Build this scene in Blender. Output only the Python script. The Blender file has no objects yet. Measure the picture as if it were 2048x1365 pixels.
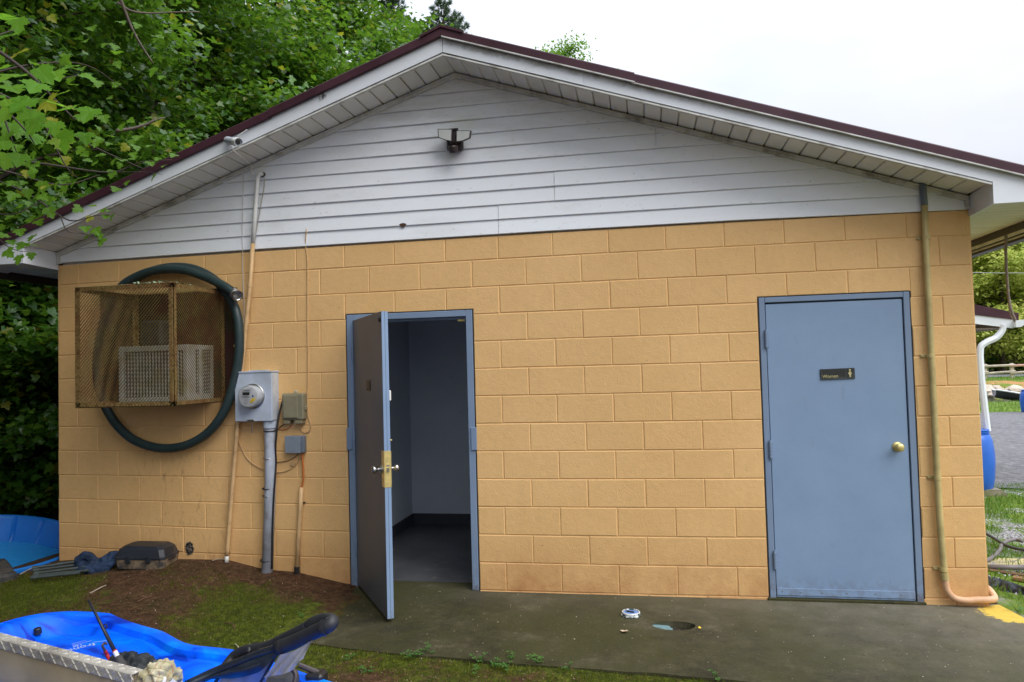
import bpy, bmesh, math, random
import numpy as np
from mathutils import Vector, Matrix, noise

C = bpy.context.scene.collection
scene = bpy.context.scene
random.seed(7)
R = math.radians

# ------------------------------------------------------------------ camera
CAM = np.array([4.91958, -5.294631, 1.627578])
YAW, PIT, ROL = -0.181711, 0.036554, -0.0269895
FPX = 1441.8804                    # focal length in pixels of a 2048 px wide picture
def _axes():
    cy, sy = math.cos(YAW), math.sin(YAW); cp, sp = math.cos(PIT), math.sin(PIT)
    f = np.array([sy*cp, cy*cp, sp]); r0 = np.array([cy, -sy, 0.]); u0 = np.cross(r0, f)
    c, s = math.cos(ROL), math.sin(ROL)
    return c*r0+s*u0, -s*r0+c*u0, f
AR, AU, AF = _axes()
cam_d = bpy.data.cameras.new('camera'); cam = bpy.data.objects.new('camera', cam_d); C.objects.link(cam)
cam.matrix_world = Matrix(((AR[0], AU[0], -AF[0], CAM[0]), (AR[1], AU[1], -AF[1], CAM[1]), (AR[2], AU[2], -AF[2], CAM[2]), (0, 0, 0, 1)))
cam_d.sensor_width = 36; cam_d.lens = FPX/2048*36; cam_d.clip_start = .05; cam_d.clip_end = 2000
scene.camera = cam

# ------------------------------------------------------------------ sky, sun, exposure
SUN_EL, SUN_AZ = R(46), R(126)     # azimuth clockwise from +Y: the light comes from the front right
world = bpy.data.worlds.new('World'); scene.world = world; world.use_nodes = True
wn, wl = world.node_tree.nodes, world.node_tree.links
wn.clear()
wout = wn.new('ShaderNodeOutputWorld')
sky = wn.new('ShaderNodeTexSky'); sky.sky_type = 'NISHITA'; sky.sun_disc = False
sky.sun_elevation = SUN_EL; sky.sun_rotation = SUN_AZ
bg1 = wn.new('ShaderNodeBackground'); bg1.inputs[1].default_value = .07
wl.new(sky.outputs[0], bg1.inputs[0])
tc = wn.new('ShaderNodeTexCoord')
mp = wn.new('ShaderNodeMapping'); mp.inputs['Scale'].default_value = (1, 1, 2.2)
nz = wn.new('ShaderNodeTexNoise'); nz.inputs['Scale'].default_value = 1.6; nz.inputs['Detail'].default_value = 5; nz.inputs['Roughness'].default_value = .55
wl.new(tc.outputs['Generated'], mp.inputs[0]); wl.new(mp.outputs[0], nz.inputs[0])
cr = wn.new('ShaderNodeValToRGB')
cr.color_ramp.elements[0].position = .34; cr.color_ramp.elements[0].color = (.76, .85, 1.02, 1)
cr.color_ramp.elements[1].position = .66; cr.color_ramp.elements[1].color = (.97, 1.0, 1.09, 1)
wl.new(nz.outputs['Fac'], cr.inputs[0])
bg2 = wn.new('ShaderNodeBackground'); bg2.inputs[1].default_value = 1.
# an overcast sky is brighter overhead than at the horizon
sz = wn.new('ShaderNodeSeparateXYZ'); wl.new(tc.outputs['Generated'], sz.inputs[0])
z2 = wn.new('ShaderNodeMath'); z2.operation = 'MULTIPLY'; wl.new(sz.outputs[2], z2.inputs[0]); wl.new(sz.outputs[2], z2.inputs[1])
zl = wn.new('ShaderNodeMath'); zl.operation = 'MULTIPLY_ADD'; wl.new(z2.outputs[0], zl.inputs[0]); zl.inputs[1].default_value = 1.35; zl.inputs[2].default_value = .46
wl.new(zl.outputs[0], bg2.inputs[1])
wl.new(cr.outputs[0], bg2.inputs[0])
mr = wn.new('ShaderNodeMapRange'); mr.inputs[1].default_value = .25; mr.inputs[2].default_value = .5; mr.inputs[3].default_value = .82; mr.inputs[4].default_value = 1.
wl.new(nz.outputs['Fac'], mr.inputs[0])
mx = wn.new('ShaderNodeMixShader')
wl.new(mr.outputs[0], mx.inputs[0]); wl.new(bg1.outputs[0], mx.inputs[1]); wl.new(bg2.outputs[0], mx.inputs[2])
wl.new(mx.outputs[0], wout.inputs[0])
sun_d = bpy.data.lights.new('sun', 'SUN'); sun_d.energy = 1.5; sun_d.angle = R(45); sun_d.color = (1, .97, .93)
sun = bpy.data.objects.new('sun', sun_d); C.objects.link(sun)
sdir = Vector((math.sin(SUN_AZ)*math.cos(SUN_EL), math.cos(SUN_AZ)*math.cos(SUN_EL), math.sin(SUN_EL)))
sun.rotation_euler = sdir.to_track_quat('Z', 'Y').to_euler(); sun.location = (12, -8, 14)
vs = scene.view_settings; vs.view_transform = 'Standard'; vs.look = 'None'; vs.exposure = .80; vs.gamma = 1; vs.use_curve_mapping = False
scene.render.engine = 'CYCLES'
scene.cycles.max_bounces = 6; scene.cycles.transparent_max_bounces = 8

# ------------------------------------------------------------------ picture measurements -> points in the place
def ray(px, py): return AF + AR*((px-1024)/FPX) - AU*((py-682.5)/FPX)
def W(px, py, Y=0.):
    d = ray(px, py); t = (Y-CAM[1])/d[1]; return Vector(CAM+t*d)
def G(px, py, Z=0.):
    d = ray(px, py); t = (Z-CAM[2])/d[2]; return Vector(CAM+t*d)
# the masonry lattice was measured with a slightly barrel-shaped lens; warp() gives each joint its place on the wall
_Q = (4.631577, -4.380402, 1.609075, -0.1546897, 0.0483715, -0.0262782, 1203.25691, -0.0415581)
def _q():
    cy, sy = math.cos(_Q[3]), math.sin(_Q[3]); cp, sp = math.cos(_Q[4]), math.sin(_Q[4])
    f = np.array([sy*cp, cy*cp, sp]); r0 = np.array([cy, -sy, 0.]); u0 = np.cross(r0, f)
    c, s = math.cos(_Q[5]), math.sin(_Q[5]); return c*r0+s*u0, -s*r0+c*u0, f
_r, _u, _f = _q()
def warp(x, z):
    d = np.array([x-_Q[0], -_Q[1], z-_Q[2]]); a, b, c = d@_r, d@_u, d@_f
    X, Y = a/c, b/c; k = 1+_Q[7]*(X*X+Y*Y)
    w = W(1024+_Q[6]*X*k, 682.5-_Q[6]*Y*k); return w.x, w.z
def unwarp(X, Z):
    x, z = X, Z
    for _ in range(12):
        a, b = warp(x, z); x += X-a; z += Z-b
    return x, z

# ------------------------------------------------------------------ mesh helpers
class MB:
    def __init__(s): s.v = []; s.f = []; s.m = []; s.cur = 0
    def face(s, pts, m=None):
        i = len(s.v); s.v += [tuple(p) for p in pts]; s.f.append(tuple(range(i, i+len(pts)))); s.m.append(s.cur if m is None else m)
    def add(s, vs, fs, m=None):
        i = len(s.v); s.v += [tuple(p) for p in vs]
        for f in fs: s.f.append(tuple(i+k for k in f)); s.m.append(s.cur if m is None else m)
    def box(s, x0, x1, y0, y1, z0, z1, M=None):
        vs = [Vector((x, y, z)) for x in (x0, x1) for y in (y0, y1) for z in (z0, z1)]
        if M is not None: vs = [M@v for v in vs]
        s.add(vs, [(0, 1, 3, 2), (4, 6, 7, 5), (0, 4, 5, 1), (2, 3, 7, 6), (0, 2, 6, 4), (1, 5, 7, 3)])
    def bbox(s, x0, x1, y0, y1, z0, z1, b, M=None):
        """box with chamfered edges (its own closed mesh of 26 faces)"""
        bm = bmesh.new(); bmesh.ops.create_cube(bm, size=1)
        for v in bm.verts: v.co = Vector(((x0+x1)/2+v.co.x*(x1-x0), (y0+y1)/2+v.co.y*(y1-y0), (z0+z1)/2+v.co.z*(z1-z0)))
        bmesh.ops.bevel(bm, geom=bm.edges[:], offset=b, segments=1, affect='EDGES', profile=.5)
        s.bm(bm, M)
    def bm(s, bm, M=None):
        bm.verts.index_update()
        s.add([(M@v.co if M is not None else v.co) for v in bm.verts], [[v.index for v in f.verts] for f in bm.faces]); bm.free()
    def tube(s, pts, r, n=8, cap=True):
        pts = [Vector(p) for p in pts]; N = len(pts)
        rr = r if isinstance(r, (list, tuple)) else [r]*N
        base = len(s.v); prev = None
        for i, p in enumerate(pts):
            t = (pts[min(i+1, N-1)]-pts[max(i-1, 0)])
            if t.length < 1e-9: t = Vector((0, 0, 1))
            t.normalize()
            if prev is None:
                a = t.orthogonal().normalized()
            else:
                a = prev-t*prev.dot(t)
                if a.length < 1e-6: a = t.orthogonal()
                a.normalize()
            prev = a; b = t.cross(a)
            for k in range(n):
                th = 2*math.pi*k/n; s.v.append(tuple(p+(a*math.cos(th)+b*math.sin(th))*rr[i]))
        for i in range(N-1):
            for k in range(n):
                k2 = (k+1) % n
                s.f.append((base+i*n+k, base+i*n+k2, base+(i+1)*n+k2, base+(i+1)*n+k)); s.m.append(s.cur)
        if cap:
            s.f.append(tuple(base+k for k in reversed(range(n)))); s.m.append(s.cur)
            s.f.append(tuple(base+(N-1)*n+k for k in range(n))); s.m.append(s.cur)
    def lathe(s, prof, n=24, M=None, cap=True):
        """prof: (radius, height) pairs about Z"""
        base = len(s.v)
        for r, h in prof:
            for k in range(n):
                th = 2*math.pi*k/n; v = Vector((r*math.cos(th), r*math.sin(th), h)); s.v.append(tuple(M@v if M is not None else v))
        for i in range(len(prof)-1):
            for k in range(n):
                k2 = (k+1) % n
                s.f.append((base+i*n+k, base+i*n+k2, base+(i+1)*n+k2, base+(i+1)*n+k)); s.m.append(s.cur)
        if cap:
            s.f.append(tuple(base+k for k in reversed(range(n)))); s.m.append(s.cur)
            s.f.append(tuple(base+(len(prof)-1)*n+k for k in range(n))); s.m.append(s.cur)
    def grid(s, P, closed=False):
        """P[i][j] points"""
        base = len(s.v); a, b = len(P), len(P[0])
        for row in P: s.v += [tuple(p) for p in row]
        for i in range(a-1):
            for j in range(b-1 if not closed else b):
                j2 = (j+1) % b
                s.f.append((base+i*b+j, base+i*b+j2, base+(i+1)*b+j2, base+(i+1)*b+j)); s.m.append(s.cur)
    def mesh(s, name, mats, smooth=False):
        me = bpy.data.meshes.new(name); me.from_pydata(s.v, [], s.f)
        for m in (mats if isinstance(mats, (list, tuple)) else [mats]): me.materials.append(m)
        if any(s.m): me.polygons.foreach_set('material_index', s.m)
        if smooth: me.polygons.foreach_set('use_smooth', [True]*len(s.f))
        me.validate(); me.update(); return me
    def build(s, name, mats, parent=None, smooth=False, recalc=True):
        me = s.mesh(name, mats, smooth)
        if recalc:
            bm = bmesh.new(); bm.from_mesh(me); bmesh.ops.recalc_face_normals(bm, faces=bm.faces[:]); bm.to_mesh(me); bm.free()
        return link(name, me, parent)

def wloc(o):
    l = Vector((0, 0, 0))
    while o is not None: l += o.location; o = o.parent
    return l
def link(name, me, parent=None):
    """geometry is written in world coordinates; a child undoes its parent's location"""
    o = bpy.data.objects.new(name, me); C.objects.link(o)
    if parent is not None:
        o.parent = parent; root = parent
        while root.parent is not None: root = root.parent
        if parent.parent is None: o.matrix_parent_inverse = Matrix.Translation(-root.location)
    return o
def thing(name, label, cat, loc=(0, 0, 0), group=None):
    o = bpy.data.objects.new(name, None); C.objects.link(o); o.location = loc; o.empty_display_size = .2
    o['label'] = label; o['category'] = cat
    if group: o['group'] = group
    return o
def tag(o, label, cat, group=None):
    o['label'] = label; o['category'] = cat
    if group: o['group'] = group
    return o
def struct(o): o['kind'] = 'structure'; return o
def stuff(o): o['kind'] = 'stuff'; return o
def spline(pts, n=8, closed=False):
    P = [Vector(p) for p in pts]; N = len(P); out = []
    rng = range(N if closed else N-1)
    for i in rng:
        p0 = P[(i-1) % N] if closed or i > 0 else P[0]*2-P[1]
        p1, p2 = P[i], P[(i+1) % N]
        p3 = P[(i+2) % N] if closed or i+2 < N else P[N-1]*2-P[N-2]
        for k in range(n):
            t = k/n
            out.append(.5*((2*p1)+(-p0+p2)*t+(2*p0-5*p1+4*p2-p3)*t*t+(-p0+3*p1-3*p2+p3)*t**3))
    if not closed: out.append(P[-1])
    return out
def fast_mesh(name, verts, tris, mat):
    me = bpy.data.meshes.new(name)
    nv, nt = len(verts), len(tris)
    me.vertices.add(nv); me.vertices.foreach_set('co', np.ascontiguousarray(verts, dtype=np.float32).ravel())
    me.loops.add(nt*3); me.loops.foreach_set('vertex_index', np.ascontiguousarray(tris, dtype=np.int32).ravel())
    me.polygons.add(nt); me.polygons.foreach_set('loop_start', np.arange(0, nt*3, 3, dtype=np.int32))
    try: me.polygons.foreach_set('loop_total', np.full(nt, 3, dtype=np.int32))
    except Exception: pass
    me.materials.append(mat); me.update(calc_edges=True); return me

# ------------------------------------------------------------------ materials
class Mat:
    def __init__(s, name, rough=.6, spec=.5, metal=0.):
        s.m = bpy.data.materials.new(name); s.m.use_nodes = True; s.n = s.m.node_tree.nodes; s.l = s.m.node_tree.links
        s.b = s.n['Principled BSDF']; s.b.inputs['Roughness'].default_value = rough
        s.b.inputs['Specular IOR Level'].default_value = spec; s.b.inputs['Metallic'].default_value = metal
        s.co = s.n.new('ShaderNodeTexCoord').outputs['Object']
    def noise(s, scale, detail=4, rough=.55, stretch=None, off=0., dist=0.):
        x = s.n.new('ShaderNodeTexNoise'); x.inputs['Scale'].default_value = scale; x.inputs['Detail'].default_value = detail
        x.inputs['Roughness'].default_value = rough; x.inputs['Distortion'].default_value = dist
        m = s.n.new('ShaderNodeMapping'); m.inputs['Location'].default_value = (off, off*.7, off*1.3)
        if stretch: m.inputs['Scale'].default_value = stretch
        s.l.new(s.co, m.inputs[0]); s.l.new(m.outputs[0], x.inputs[0]); return x.outputs['Fac']
    def ramp(s, fac, stops):
        r = s.n.new('ShaderNodeValToRGB'); e = r.color_ramp.elements
        while len(e) < len(stops): e.new(.5)
        for i, (p, c) in enumerate(stops):
            e[i].position = p; e[i].color = (c, c, c, 1) if isinstance(c, (int, float)) else (*c, 1)
        s.l.new(fac, r.inputs[0]); return r.outputs[0]
    def mix(s, fac, a, b, mode='MIX'):
        x = s.n.new('ShaderNodeMix'); x.data_type = 'RGBA'; x.blend_type = mode; x.clamp_factor = True
        for sock, v in ((x.inputs[0], fac), (x.inputs[6], a), (x.inputs[7], b)):
            if isinstance(v, (int, float)): sock.default_value = v if sock.type == 'VALUE' else (v, v, v, 1)
            elif isinstance(v, tuple): sock.default_value = (*v, 1)
            else: s.l.new(v, sock)
        return x.outputs[2]
    def math(s, op, a, b=0., c=None):
        x = s.n.new('ShaderNodeMath'); x.operation = op
        for sock, v in zip(x.inputs, (a, b, c)):
            if v is None: continue
            if isinstance(v, (int, float)): sock.default_value = v
            else: s.l.new(v, sock)
        return x.outputs[0]
    def axis(s, k):
        x = s.n.new('ShaderNodeSeparateXYZ'); s.l.new(s.co, x.inputs[0]); return x.outputs[k]
    def attr(s, name):
        x = s.n.new('ShaderNodeAttribute'); x.attribute_name = name; return x.outputs['Fac']
    def rand(s, island=False):
        if island: return s.n.new('ShaderNodeNewGeometry').outputs['Random Per Island']
        return s.n.new('ShaderNodeObjectInfo').outputs['Random']
    def col(s, c):
        if isinstance(c, tuple): s.b.inputs['Base Color'].default_value = (*c, 1)
        else: s.l.new(c, s.b.inputs['Base Color'])
        return s
    def rgh(s, v): s.l.new(v, s.b.inputs['Roughness']); return s
    def bump(s, h, strength=.3, dist=.01):
        x = s.n.new('ShaderNodeBump'); x.inputs['Strength'].default_value = strength; x.inputs['Distance'].default_value = dist
        s.l.new(h, x.inputs['Height']); s.l.new(x.outputs[0], s.b.inputs['Normal']); return s

def simple(name, c, rough=.6, metal=0., var=.15, scale=12, bump=.0, dirt=None, spec=.5, dirt_at=(.5, .7)):
    m = Mat(name, rough, spec, metal)
    n = m.noise(scale, 5)
    lo = tuple(x*(1-var) for x in c); hi = tuple(min(1, x*(1+var)) for x in c)
    col = m.ramp(n, [(.3, lo), (.7, hi)])
    if dirt:
        d = m.noise(scale*.45, 6, .65, off=5); col = m.mix(m.ramp(d, [(dirt_at[0], 0.), (dirt_at[1], 1.)]), col, dirt)
    m.col(col)
    if bump: m.bump(m.noise(scale*6, 4, off=2), bump, .004)
    return m.m

# painted masonry
m = Mat('painted_masonry', .62, .35)
big = m.noise(1.1, 5, .6); fine = m.noise(26, 4, off=3)
base = m.mix(m.ramp(big, [(.3, 0.), (.7, 1.)]), (.73, .445, .18), (.82, .515, .225))
base = m.mix(m.math('MULTIPLY', m.rand(), .22), base, (.62, .37, .14))
base = m.mix(m.ramp(fine, [(.35, .0), (.75, .16)]), base, (.50, .29, .12))
zz = m.axis(2)
low = m.ramp(zz, [(0., 1.), (.42, 0.)])
sp = m.ramp(m.noise(2.3, 6, .7, off=9), [(.34, .1), (.66, .8)])
base = m.mix(m.math('MULTIPLY', low, sp), base, (.40, .17, .06))
streak = m.ramp(m.noise(3.2, 6, .65, stretch=(2.2, 1, .32), off=20), [(.56, 0.), (.80, .42)])
base = m.mix(m.math('MULTIPLY', streak, .25), base, (.30, .17, .08))
run = m.math('MULTIPLY', m.ramp(m.noise(7, 7, .75, stretch=(2.4, 1, .7), off=40, dist=.8), [(.55, 0.), (.66, .6)]), m.math('MULTIPLY', m.ramp(m.axis(0), [(.7, 0.), (.9, 1.)]), m.ramp(m.math('MULTIPLY', m.axis(0), .25), [(.33, 1.), (.42, 0.)])))
run = m.math('MULTIPLY', run, m.ramp(m.math('MULTIPLY', m.axis(2), .5), [(.5, 1.), (.56, 0.)]))
base = m.mix(run, base, (.30, .14, .06))
spots = m.ramp(m.noise(48, 3, .6, off=31), [(.70, 0.), (.76, .55)])
base = m.mix(spots, base, (.16, .09, .04))
m.col(base)
h = m.math('ADD', m.math('MULTIPLY', m.noise(120, 4, .75), .7), m.math('MULTIPLY', m.noise(34, 4, .7, off=2), 1.))
m.bump(h, .55, .005)
M_BLOCK = m.m
# vinyl siding
m = Mat('vinyl_siding', .42, .45)
base = m.mix(m.ramp(m.noise(.9, 4), [(.3, 0.), (.7, 1.)]), (.83, .86, .89), (.88, .90, .93))
alg = m.ramp(m.noise(2.4, 6, .68, stretch=(.5, 1, 1.6), off=4), [(.54, 0.), (.82, .35)])
base = m.mix(alg, base, (.48, .48, .38))
hi = m.math('MULTIPLY', m.ramp(m.math('MULTIPLY', m.axis(2), .25), [(.78, 0.), (.95, 1.)]), m.ramp(m.noise(3.1, 7, .75, stretch=(.45, 1, 1.8), off=14), [(.42, 0.), (.66, .5)]))
base = m.mix(hi, base, (.36, .35, .26))
sp = m.ramp(m.noise(40, 3, .6, off=8, stretch=(.6, 1, 1.6)), [(.66, 0.), (.76, .55)])
base = m.mix(sp, base, (.22, .20, .15))
m.col(base); m.bump(m.noise(14, 3, .5, stretch=(.25, 1, 3)), .12, .004); M_SIDING = m.m
m = Mat('soffit_vinyl', .5, .4)
base = m.mix(m.ramp(m.noise(3, 5, .6), [(.3, 0.), (.75, 1.)]), (.84, .83, .78), (.72, .71, .65))
base = m.mix(m.math('MULTIPLY', m.rand(), .25), base, (.42, .40, .33))
base = m.mix(m.ramp(m.noise(55, 3, .6, off=8), [(.68, 0.), (.76, .5)]), base, (.15, .13, .1))
m.col(base); M_SOFFIT = m.m
m = Mat('fascia_metal', .38, .5)
base = m.mix(m.ramp(m.noise(1.2, 4), [(.3, 0.), (.7, 1.)]), (.70, .73, .77), (.80, .83, .87))
base = m.mix(m.ramp(m.noise(3.6, 6, .7, off=6, stretch=(.7, 1, 2.2)), [(.6, 0.), (.8, .5)]), base, (.26, .24, .18))
hh = m.math('ADD', m.axis(2), m.math('MULTIPLY', m.math('ABSOLUTE', m.math('SUBTRACT', m.axis(0), 3.563)), .3405))
mil = m.math('MULTIPLY', m.ramp(m.math('ADD', m.math('MULTIPLY', m.math('SUBTRACT', hh, 3.905), 7.), m.math('MULTIPLY', m.math('SUBTRACT', m.noise(9, 7, .75, off=2), .5), .9)), [(.35, 0.), (.75, .85)]), m.math('MULTIPLY', m.ramp(m.math('MULTIPLY', m.axis(0), .1), [(.355, 0.), (.36, 1.)]), m.ramp(m.math('MULTIPLY', m.axis(0), .1), [(.47, 1.), (.62, .15)])))
base = m.mix(mil, base, (.16, .145, .10))
m.col(base); m.bump(m.noise(5, 3), .1, .01); M_FASCIA = m.m
m = Mat('burgundy_metal', .42, .3)
base = m.mix(m.ramp(m.noise(4, 5, .6), [(.3, 0.), (.7, 1.)]), (.040, .014, .020), (.070, .027, .038))
m.col(base); M_BURG = m.m
M_TRIMW = simple('pale_trim', (.62, .62, .58), .5, var=.12, dirt=(.25, .23, .18))
# blue painted steel
def blue(name, c1, c2, rust=.0, dark=None):
    m = Mat(name, .45, .45)
    base = m.mix(m.ramp(m.noise(1.7, 5, .6), [(.3, 0.), (.7, 1.)]), c1, c2)
    base = m.mix(m.ramp(m.noise(9, 6, .7, off=7, stretch=(1.4, 1, .6)), [(.6, 0.), (.78, .4)]), base, (.16, .19, .24))
    if rust:
        z = m.ramp(m.axis(2), [(0., 1.), (.16, 0.)])
        r = m.ramp(m.noise(16, 6, .7, off=3), [(.44, 0.), (.58, 1.)])
        base = m.mix(m.math('MULTIPLY', m.math('MULTIPLY', z, r), rust), base, (.11, .07, .05))
    m.col(base); m.bump(m.math('ADD', m.noise(90, 3), m.math('MULTIPLY', m.noise(3, 2), 2.)), .12, .004); return m.m
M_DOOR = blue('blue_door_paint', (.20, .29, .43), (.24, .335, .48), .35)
M_FRAME = blue('blue_frame_paint', (.17, .235, .345), (.21, .28, .39), .6)
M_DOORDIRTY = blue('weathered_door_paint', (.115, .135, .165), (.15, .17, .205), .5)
m = Mat('room_wall_paint', .55, .4)
base = m.mix(m.ramp(m.noise(2.2, 5, .6), [(.3, 0.), (.7, 1.)]), (.60, .66, .74), (.68, .74, .81))
base = m.mix(m.ramp(m.noise(14, 4, .7, off=3), [(.68, 0.), (.76, .5)]), base, (.18, .2, .24)); m.col(base); M_ROOM = m.m
m = Mat('room_floor_paint', .38, .5)
base = m.mix(m.ramp(m.noise(2.5, 6, .65), [(.35, 0.), (.7, 1.)]), (.10, .10, .105), (.045, .047, .052))
base = m.mix(m.ramp(m.noise(11, 8, .8, off=3), [(.56, 0.), (.66, .8)]), base, (.24, .21, .18)); m.col(base); M_ROOMFLOOR = m.m
M_BASEB = simple('dark_baseboard', (.05, .055, .07), .5)
M_GAP = simple('dark_sealant', (.012, .013, .014), .8)
M_BRASS = simple('worn_brass', (.78, .62, .24), .32, .55, var=.2, scale=30)
M_STEEL = simple('dull_steel', (.50, .49, .47), .28, 1., var=.2, scale=30)
M_BLACK = simple('black_plastic', (.018, .018, .02), .4)
M_BROWNBLK = simple('dark_brown_plastic', (.035, .022, .022), .4)
M_GOLD = simple('faded_gold_print', (.52, .46, .22), .5, var=.4, scale=90)
M_SIGN = simple('faded_black_sign', (.022, .026, .024), .35, dirt=(.08, .09, .08))
M_GREYMET = simple('grey_electrical_enamel', (.47, .53, .62), .4, .0, var=.08, scale=8, dirt=(.36, .40, .45))
M_GREYDK = simple('dark_grey_enamel', (.15, .18, .22), .4, var=.12)
M_CONDUIT = simple('grey_conduit', (.43, .46, .52), .5, var=.15, scale=9, dirt=(.22, .20, .19))
M_NID = simple('olive_beige_plastic', (.24, .215, .135), .45, var=.12)
M_NIDSIDE = simple('pale_beige_plastic', (.42, .39, .30), .45, var=.12)
M_TANPAINT = simple('tan_painted_pipe', (.62, .40, .19), .5, var=.12, scale=14, dirt=(.40, .25, .12))
M_OLIVEPAINT = simple('olive_painted_pipe', (.48, .38, .16), .45, var=.14, scale=10, dirt=(.33, .25, .1))
M_WHITEPVC = simple('white_pvc', (.70, .69, .66), .4, var=.08, dirt=(.5, .42, .32))
M_ORANGE = simple('orange_cable', (.60, .17, .03), .5)
M_WHITE = simple('white_plastic', (.74, .74, .72), .4, var=.06)
M_YELLOW = simple('yellow_sticker', (.75, .52, .03), .5)
M_LCD = simple('dark_display', (.03, .035, .035), .2)
M_PRINT = simple('grey_print', (.12, .12, .13), .5)
M_METERFACE = simple('meter_face', (.52, .53, .54), .35, var=.08)
m = Mat('clear_cover', .03, .5); m.b.inputs['Transmission Weight'].default_value = 1.; m.b.inputs['IOR'].default_value = 1.2; m.col((.95, .96, .96)); M_GLASS = m.m
m = Mat('rusty_expanded_metal', .6, .3, .2)
base = m.ramp(m.noise(3.5, 5, .6), [(.28, (.20, .165, .05)), (.45, (.26, .19, .06)), (.58, (.21, .10, .035)), (.72, (.10, .115, .04))])
m.col(m.mix(m.ramp(m.noise(22, 3), [(.4, 0.), (.7, .5)]), base, (.10, .06, .025))); M_CAGE = m.m
m = Mat('rusty_angle_iron', .6, .3, .2)
base = m.ramp(m.noise(6, 5, .6), [(.3, (.34, .23, .07)), (.5, (.40, .26, .10)), (.7, (.24, .10, .035))])
m.col(m.mix(m.ramp(m.noise(40, 3), [(.45, 0.), (.65, .8)]), base, (.09, .05, .02))).bump(m.noise(60, 4), .4, .003); M_ANGLE = m.m
m = Mat('rusty_backing_plate', .7, .3)
base = m.ramp(m.noise(2.6, 5, .6, dist=.6), [(.3, (.012, .010, .009)), (.45, (.045, .014, .009)), (.6, (.03, .028, .01)), (.75, (.07, .025, .012))])
m.col(base); M_PLATE = m.m
M_ACW = simple('aged_white_enamel', (.38, .385, .33), .45, var=.12, dirt=(.24, .22, .12), dirt_at=(.45, .7))
M_ACDK = simple('dark_fins', (.03, .034, .03), .6)
m = Mat('dark_green_rubber_hose', .42, .45)
base = m.mix(m.ramp(m.noise(7, 5, .6), [(.3, 0.), (.75, 1.)]), (.016, .034, .036), (.030, .050, .050))
base = m.mix(m.ramp(m.noise(30, 4, .7, off=4), [(.62, 0.), (.78, .8)]), base, (.15, .13, .10)); m.col(base)
m.bump(m.noise(60, 3), .2, .003); M_HOSE = m.m
# ground
m = Mat('soil_and_moss', .9, .2)
mo = m.attr('moss')
soil = m.ramp(m.noise(17, 9, .8), [(.32, (.022, .012, .006)), (.46, (.075, .036, .017)), (.58, (.13, .066, .033)), (.72, (.25, .17, .10))])
moss = m.ramp(m.noise(20, 9, .8, off=3), [(.34, (.018, .022, .004)), (.46, (.060, .080, .008)), (.58, (.13, .155, .014)), (.7, (.24, .24, .04))])
f = m.ramp(m.math('ADD', mo, m.math('MULTIPLY', m.math('SUBTRACT', m.noise(5, 10, .85, off=11), .5), 3.9)), [(.22, 0.), (.68, 1.)])
base = m.mix(f, soil, moss)
ev = m.ramp(m.noise(2.6, 7, .7, off=14), [(.45, 0.), (.66, .4)])
base = m.mix(ev, base, (.05, .052, .012))
m.col(base); m.bump(m.math('ADD', m.noise(70, 5, .8), m.math('MULTIPLY', m.noise(16, 5, .7), 1.5)), .9, .02); M_SOIL = m.m
m = Mat('lawn_ground', .9, .2)
base = m.ramp(m.noise(2.2, 8, .7), [(.3, (.06, .10, .015)), (.5, (.12, .19, .02)), (.7, (.19, .26, .04))])
gr = m.ramp(m.noise(1.3, 6, .7, off=5), [(.52, 0.), (.62, 1.)])
grav = m.ramp(m.noise(40, 4, .8), [(.3, (.14, .13, .13)), (.6, (.34, .33, .34)), (.8, (.52, .51, .52))])
base = m.mix(m.math('MULTIPLY', gr, m.attr('gravel')), base, grav)
orange = m.ramp(m.noise(.9, 6, .7, off=8), [(.45, 0.), (.58, 1.)])
base = m.mix(m.math('MULTIPLY', orange, m.attr('clay')), base, (.42, .20, .085))
m.col(base); m.bump(m.noise(25, 5, .8), .6, .03); M_LAWN = m.m
m = Mat('gravel_drive', .9, .2)
base = m.ramp(m.noise(9, 10, .85), [(.34, (.055, .053, .055)), (.5, (.14, .137, .14)), (.66, (.32, .31, .32))])
base = m.mix(m.ramp(m.noise(.7, 5, .6, off=2), [(.35, 0.), (.7, .5)]), base, (.22, .215, .22)); m.col(base)
m.bump(m.noise(40, 4, .8), .6, .02); M_GRAVEL = m.m
m = Mat('mossy_concrete', .8, .3)
base = m.ramp(m.noise(2.6, 9, .78), [(.34, (.010, .010, .004)), (.46, (.028, .026, .010)), (.56, (.052, .047, .022)), (.68, (.12, .105, .065))])
gm = m.ramp(m.noise(1.3, 8, .75, off=6), [(.40, 0.), (.56, .8)])
base = m.mix(gm, base, (.040, .040, .009))
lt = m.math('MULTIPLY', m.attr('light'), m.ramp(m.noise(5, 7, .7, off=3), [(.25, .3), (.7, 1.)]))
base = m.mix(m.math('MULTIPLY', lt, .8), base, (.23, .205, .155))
yl = m.ramp(m.math('ADD', m.attr('yellow'), m.math('MULTIPLY', m.math('SUBTRACT', m.noise(11, 9, .85, off=13), .5), 2.4)), [(.48, 0.), (.56, 1.)])
base = m.mix(yl, base, (.66, .46, .07))
spk = m.ramp(m.noise(70, 4, .75, off=8), [(.60, 0.), (.70, .5)]); base = m.mix(spk, base, (.20, .18, .12)); spd = m.ramp(m.noise(44, 4, .75, off=18), [(.60, 0.), (.70, .6)]); base = m.mix(spd, base, (.012, .012, .007))
m.col(base); m.bump(m.math('ADD', m.noise(60, 5, .8), m.math('MULTIPLY', m.noise(9, 4), 2.)), .45, .006); M_SLAB = m.m
m = Mat('pond_water', .06, .5); m.col((.045, .055, .035)); m.bump(m.noise(3, 3), .1, .02); M_POND = m.m
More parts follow.
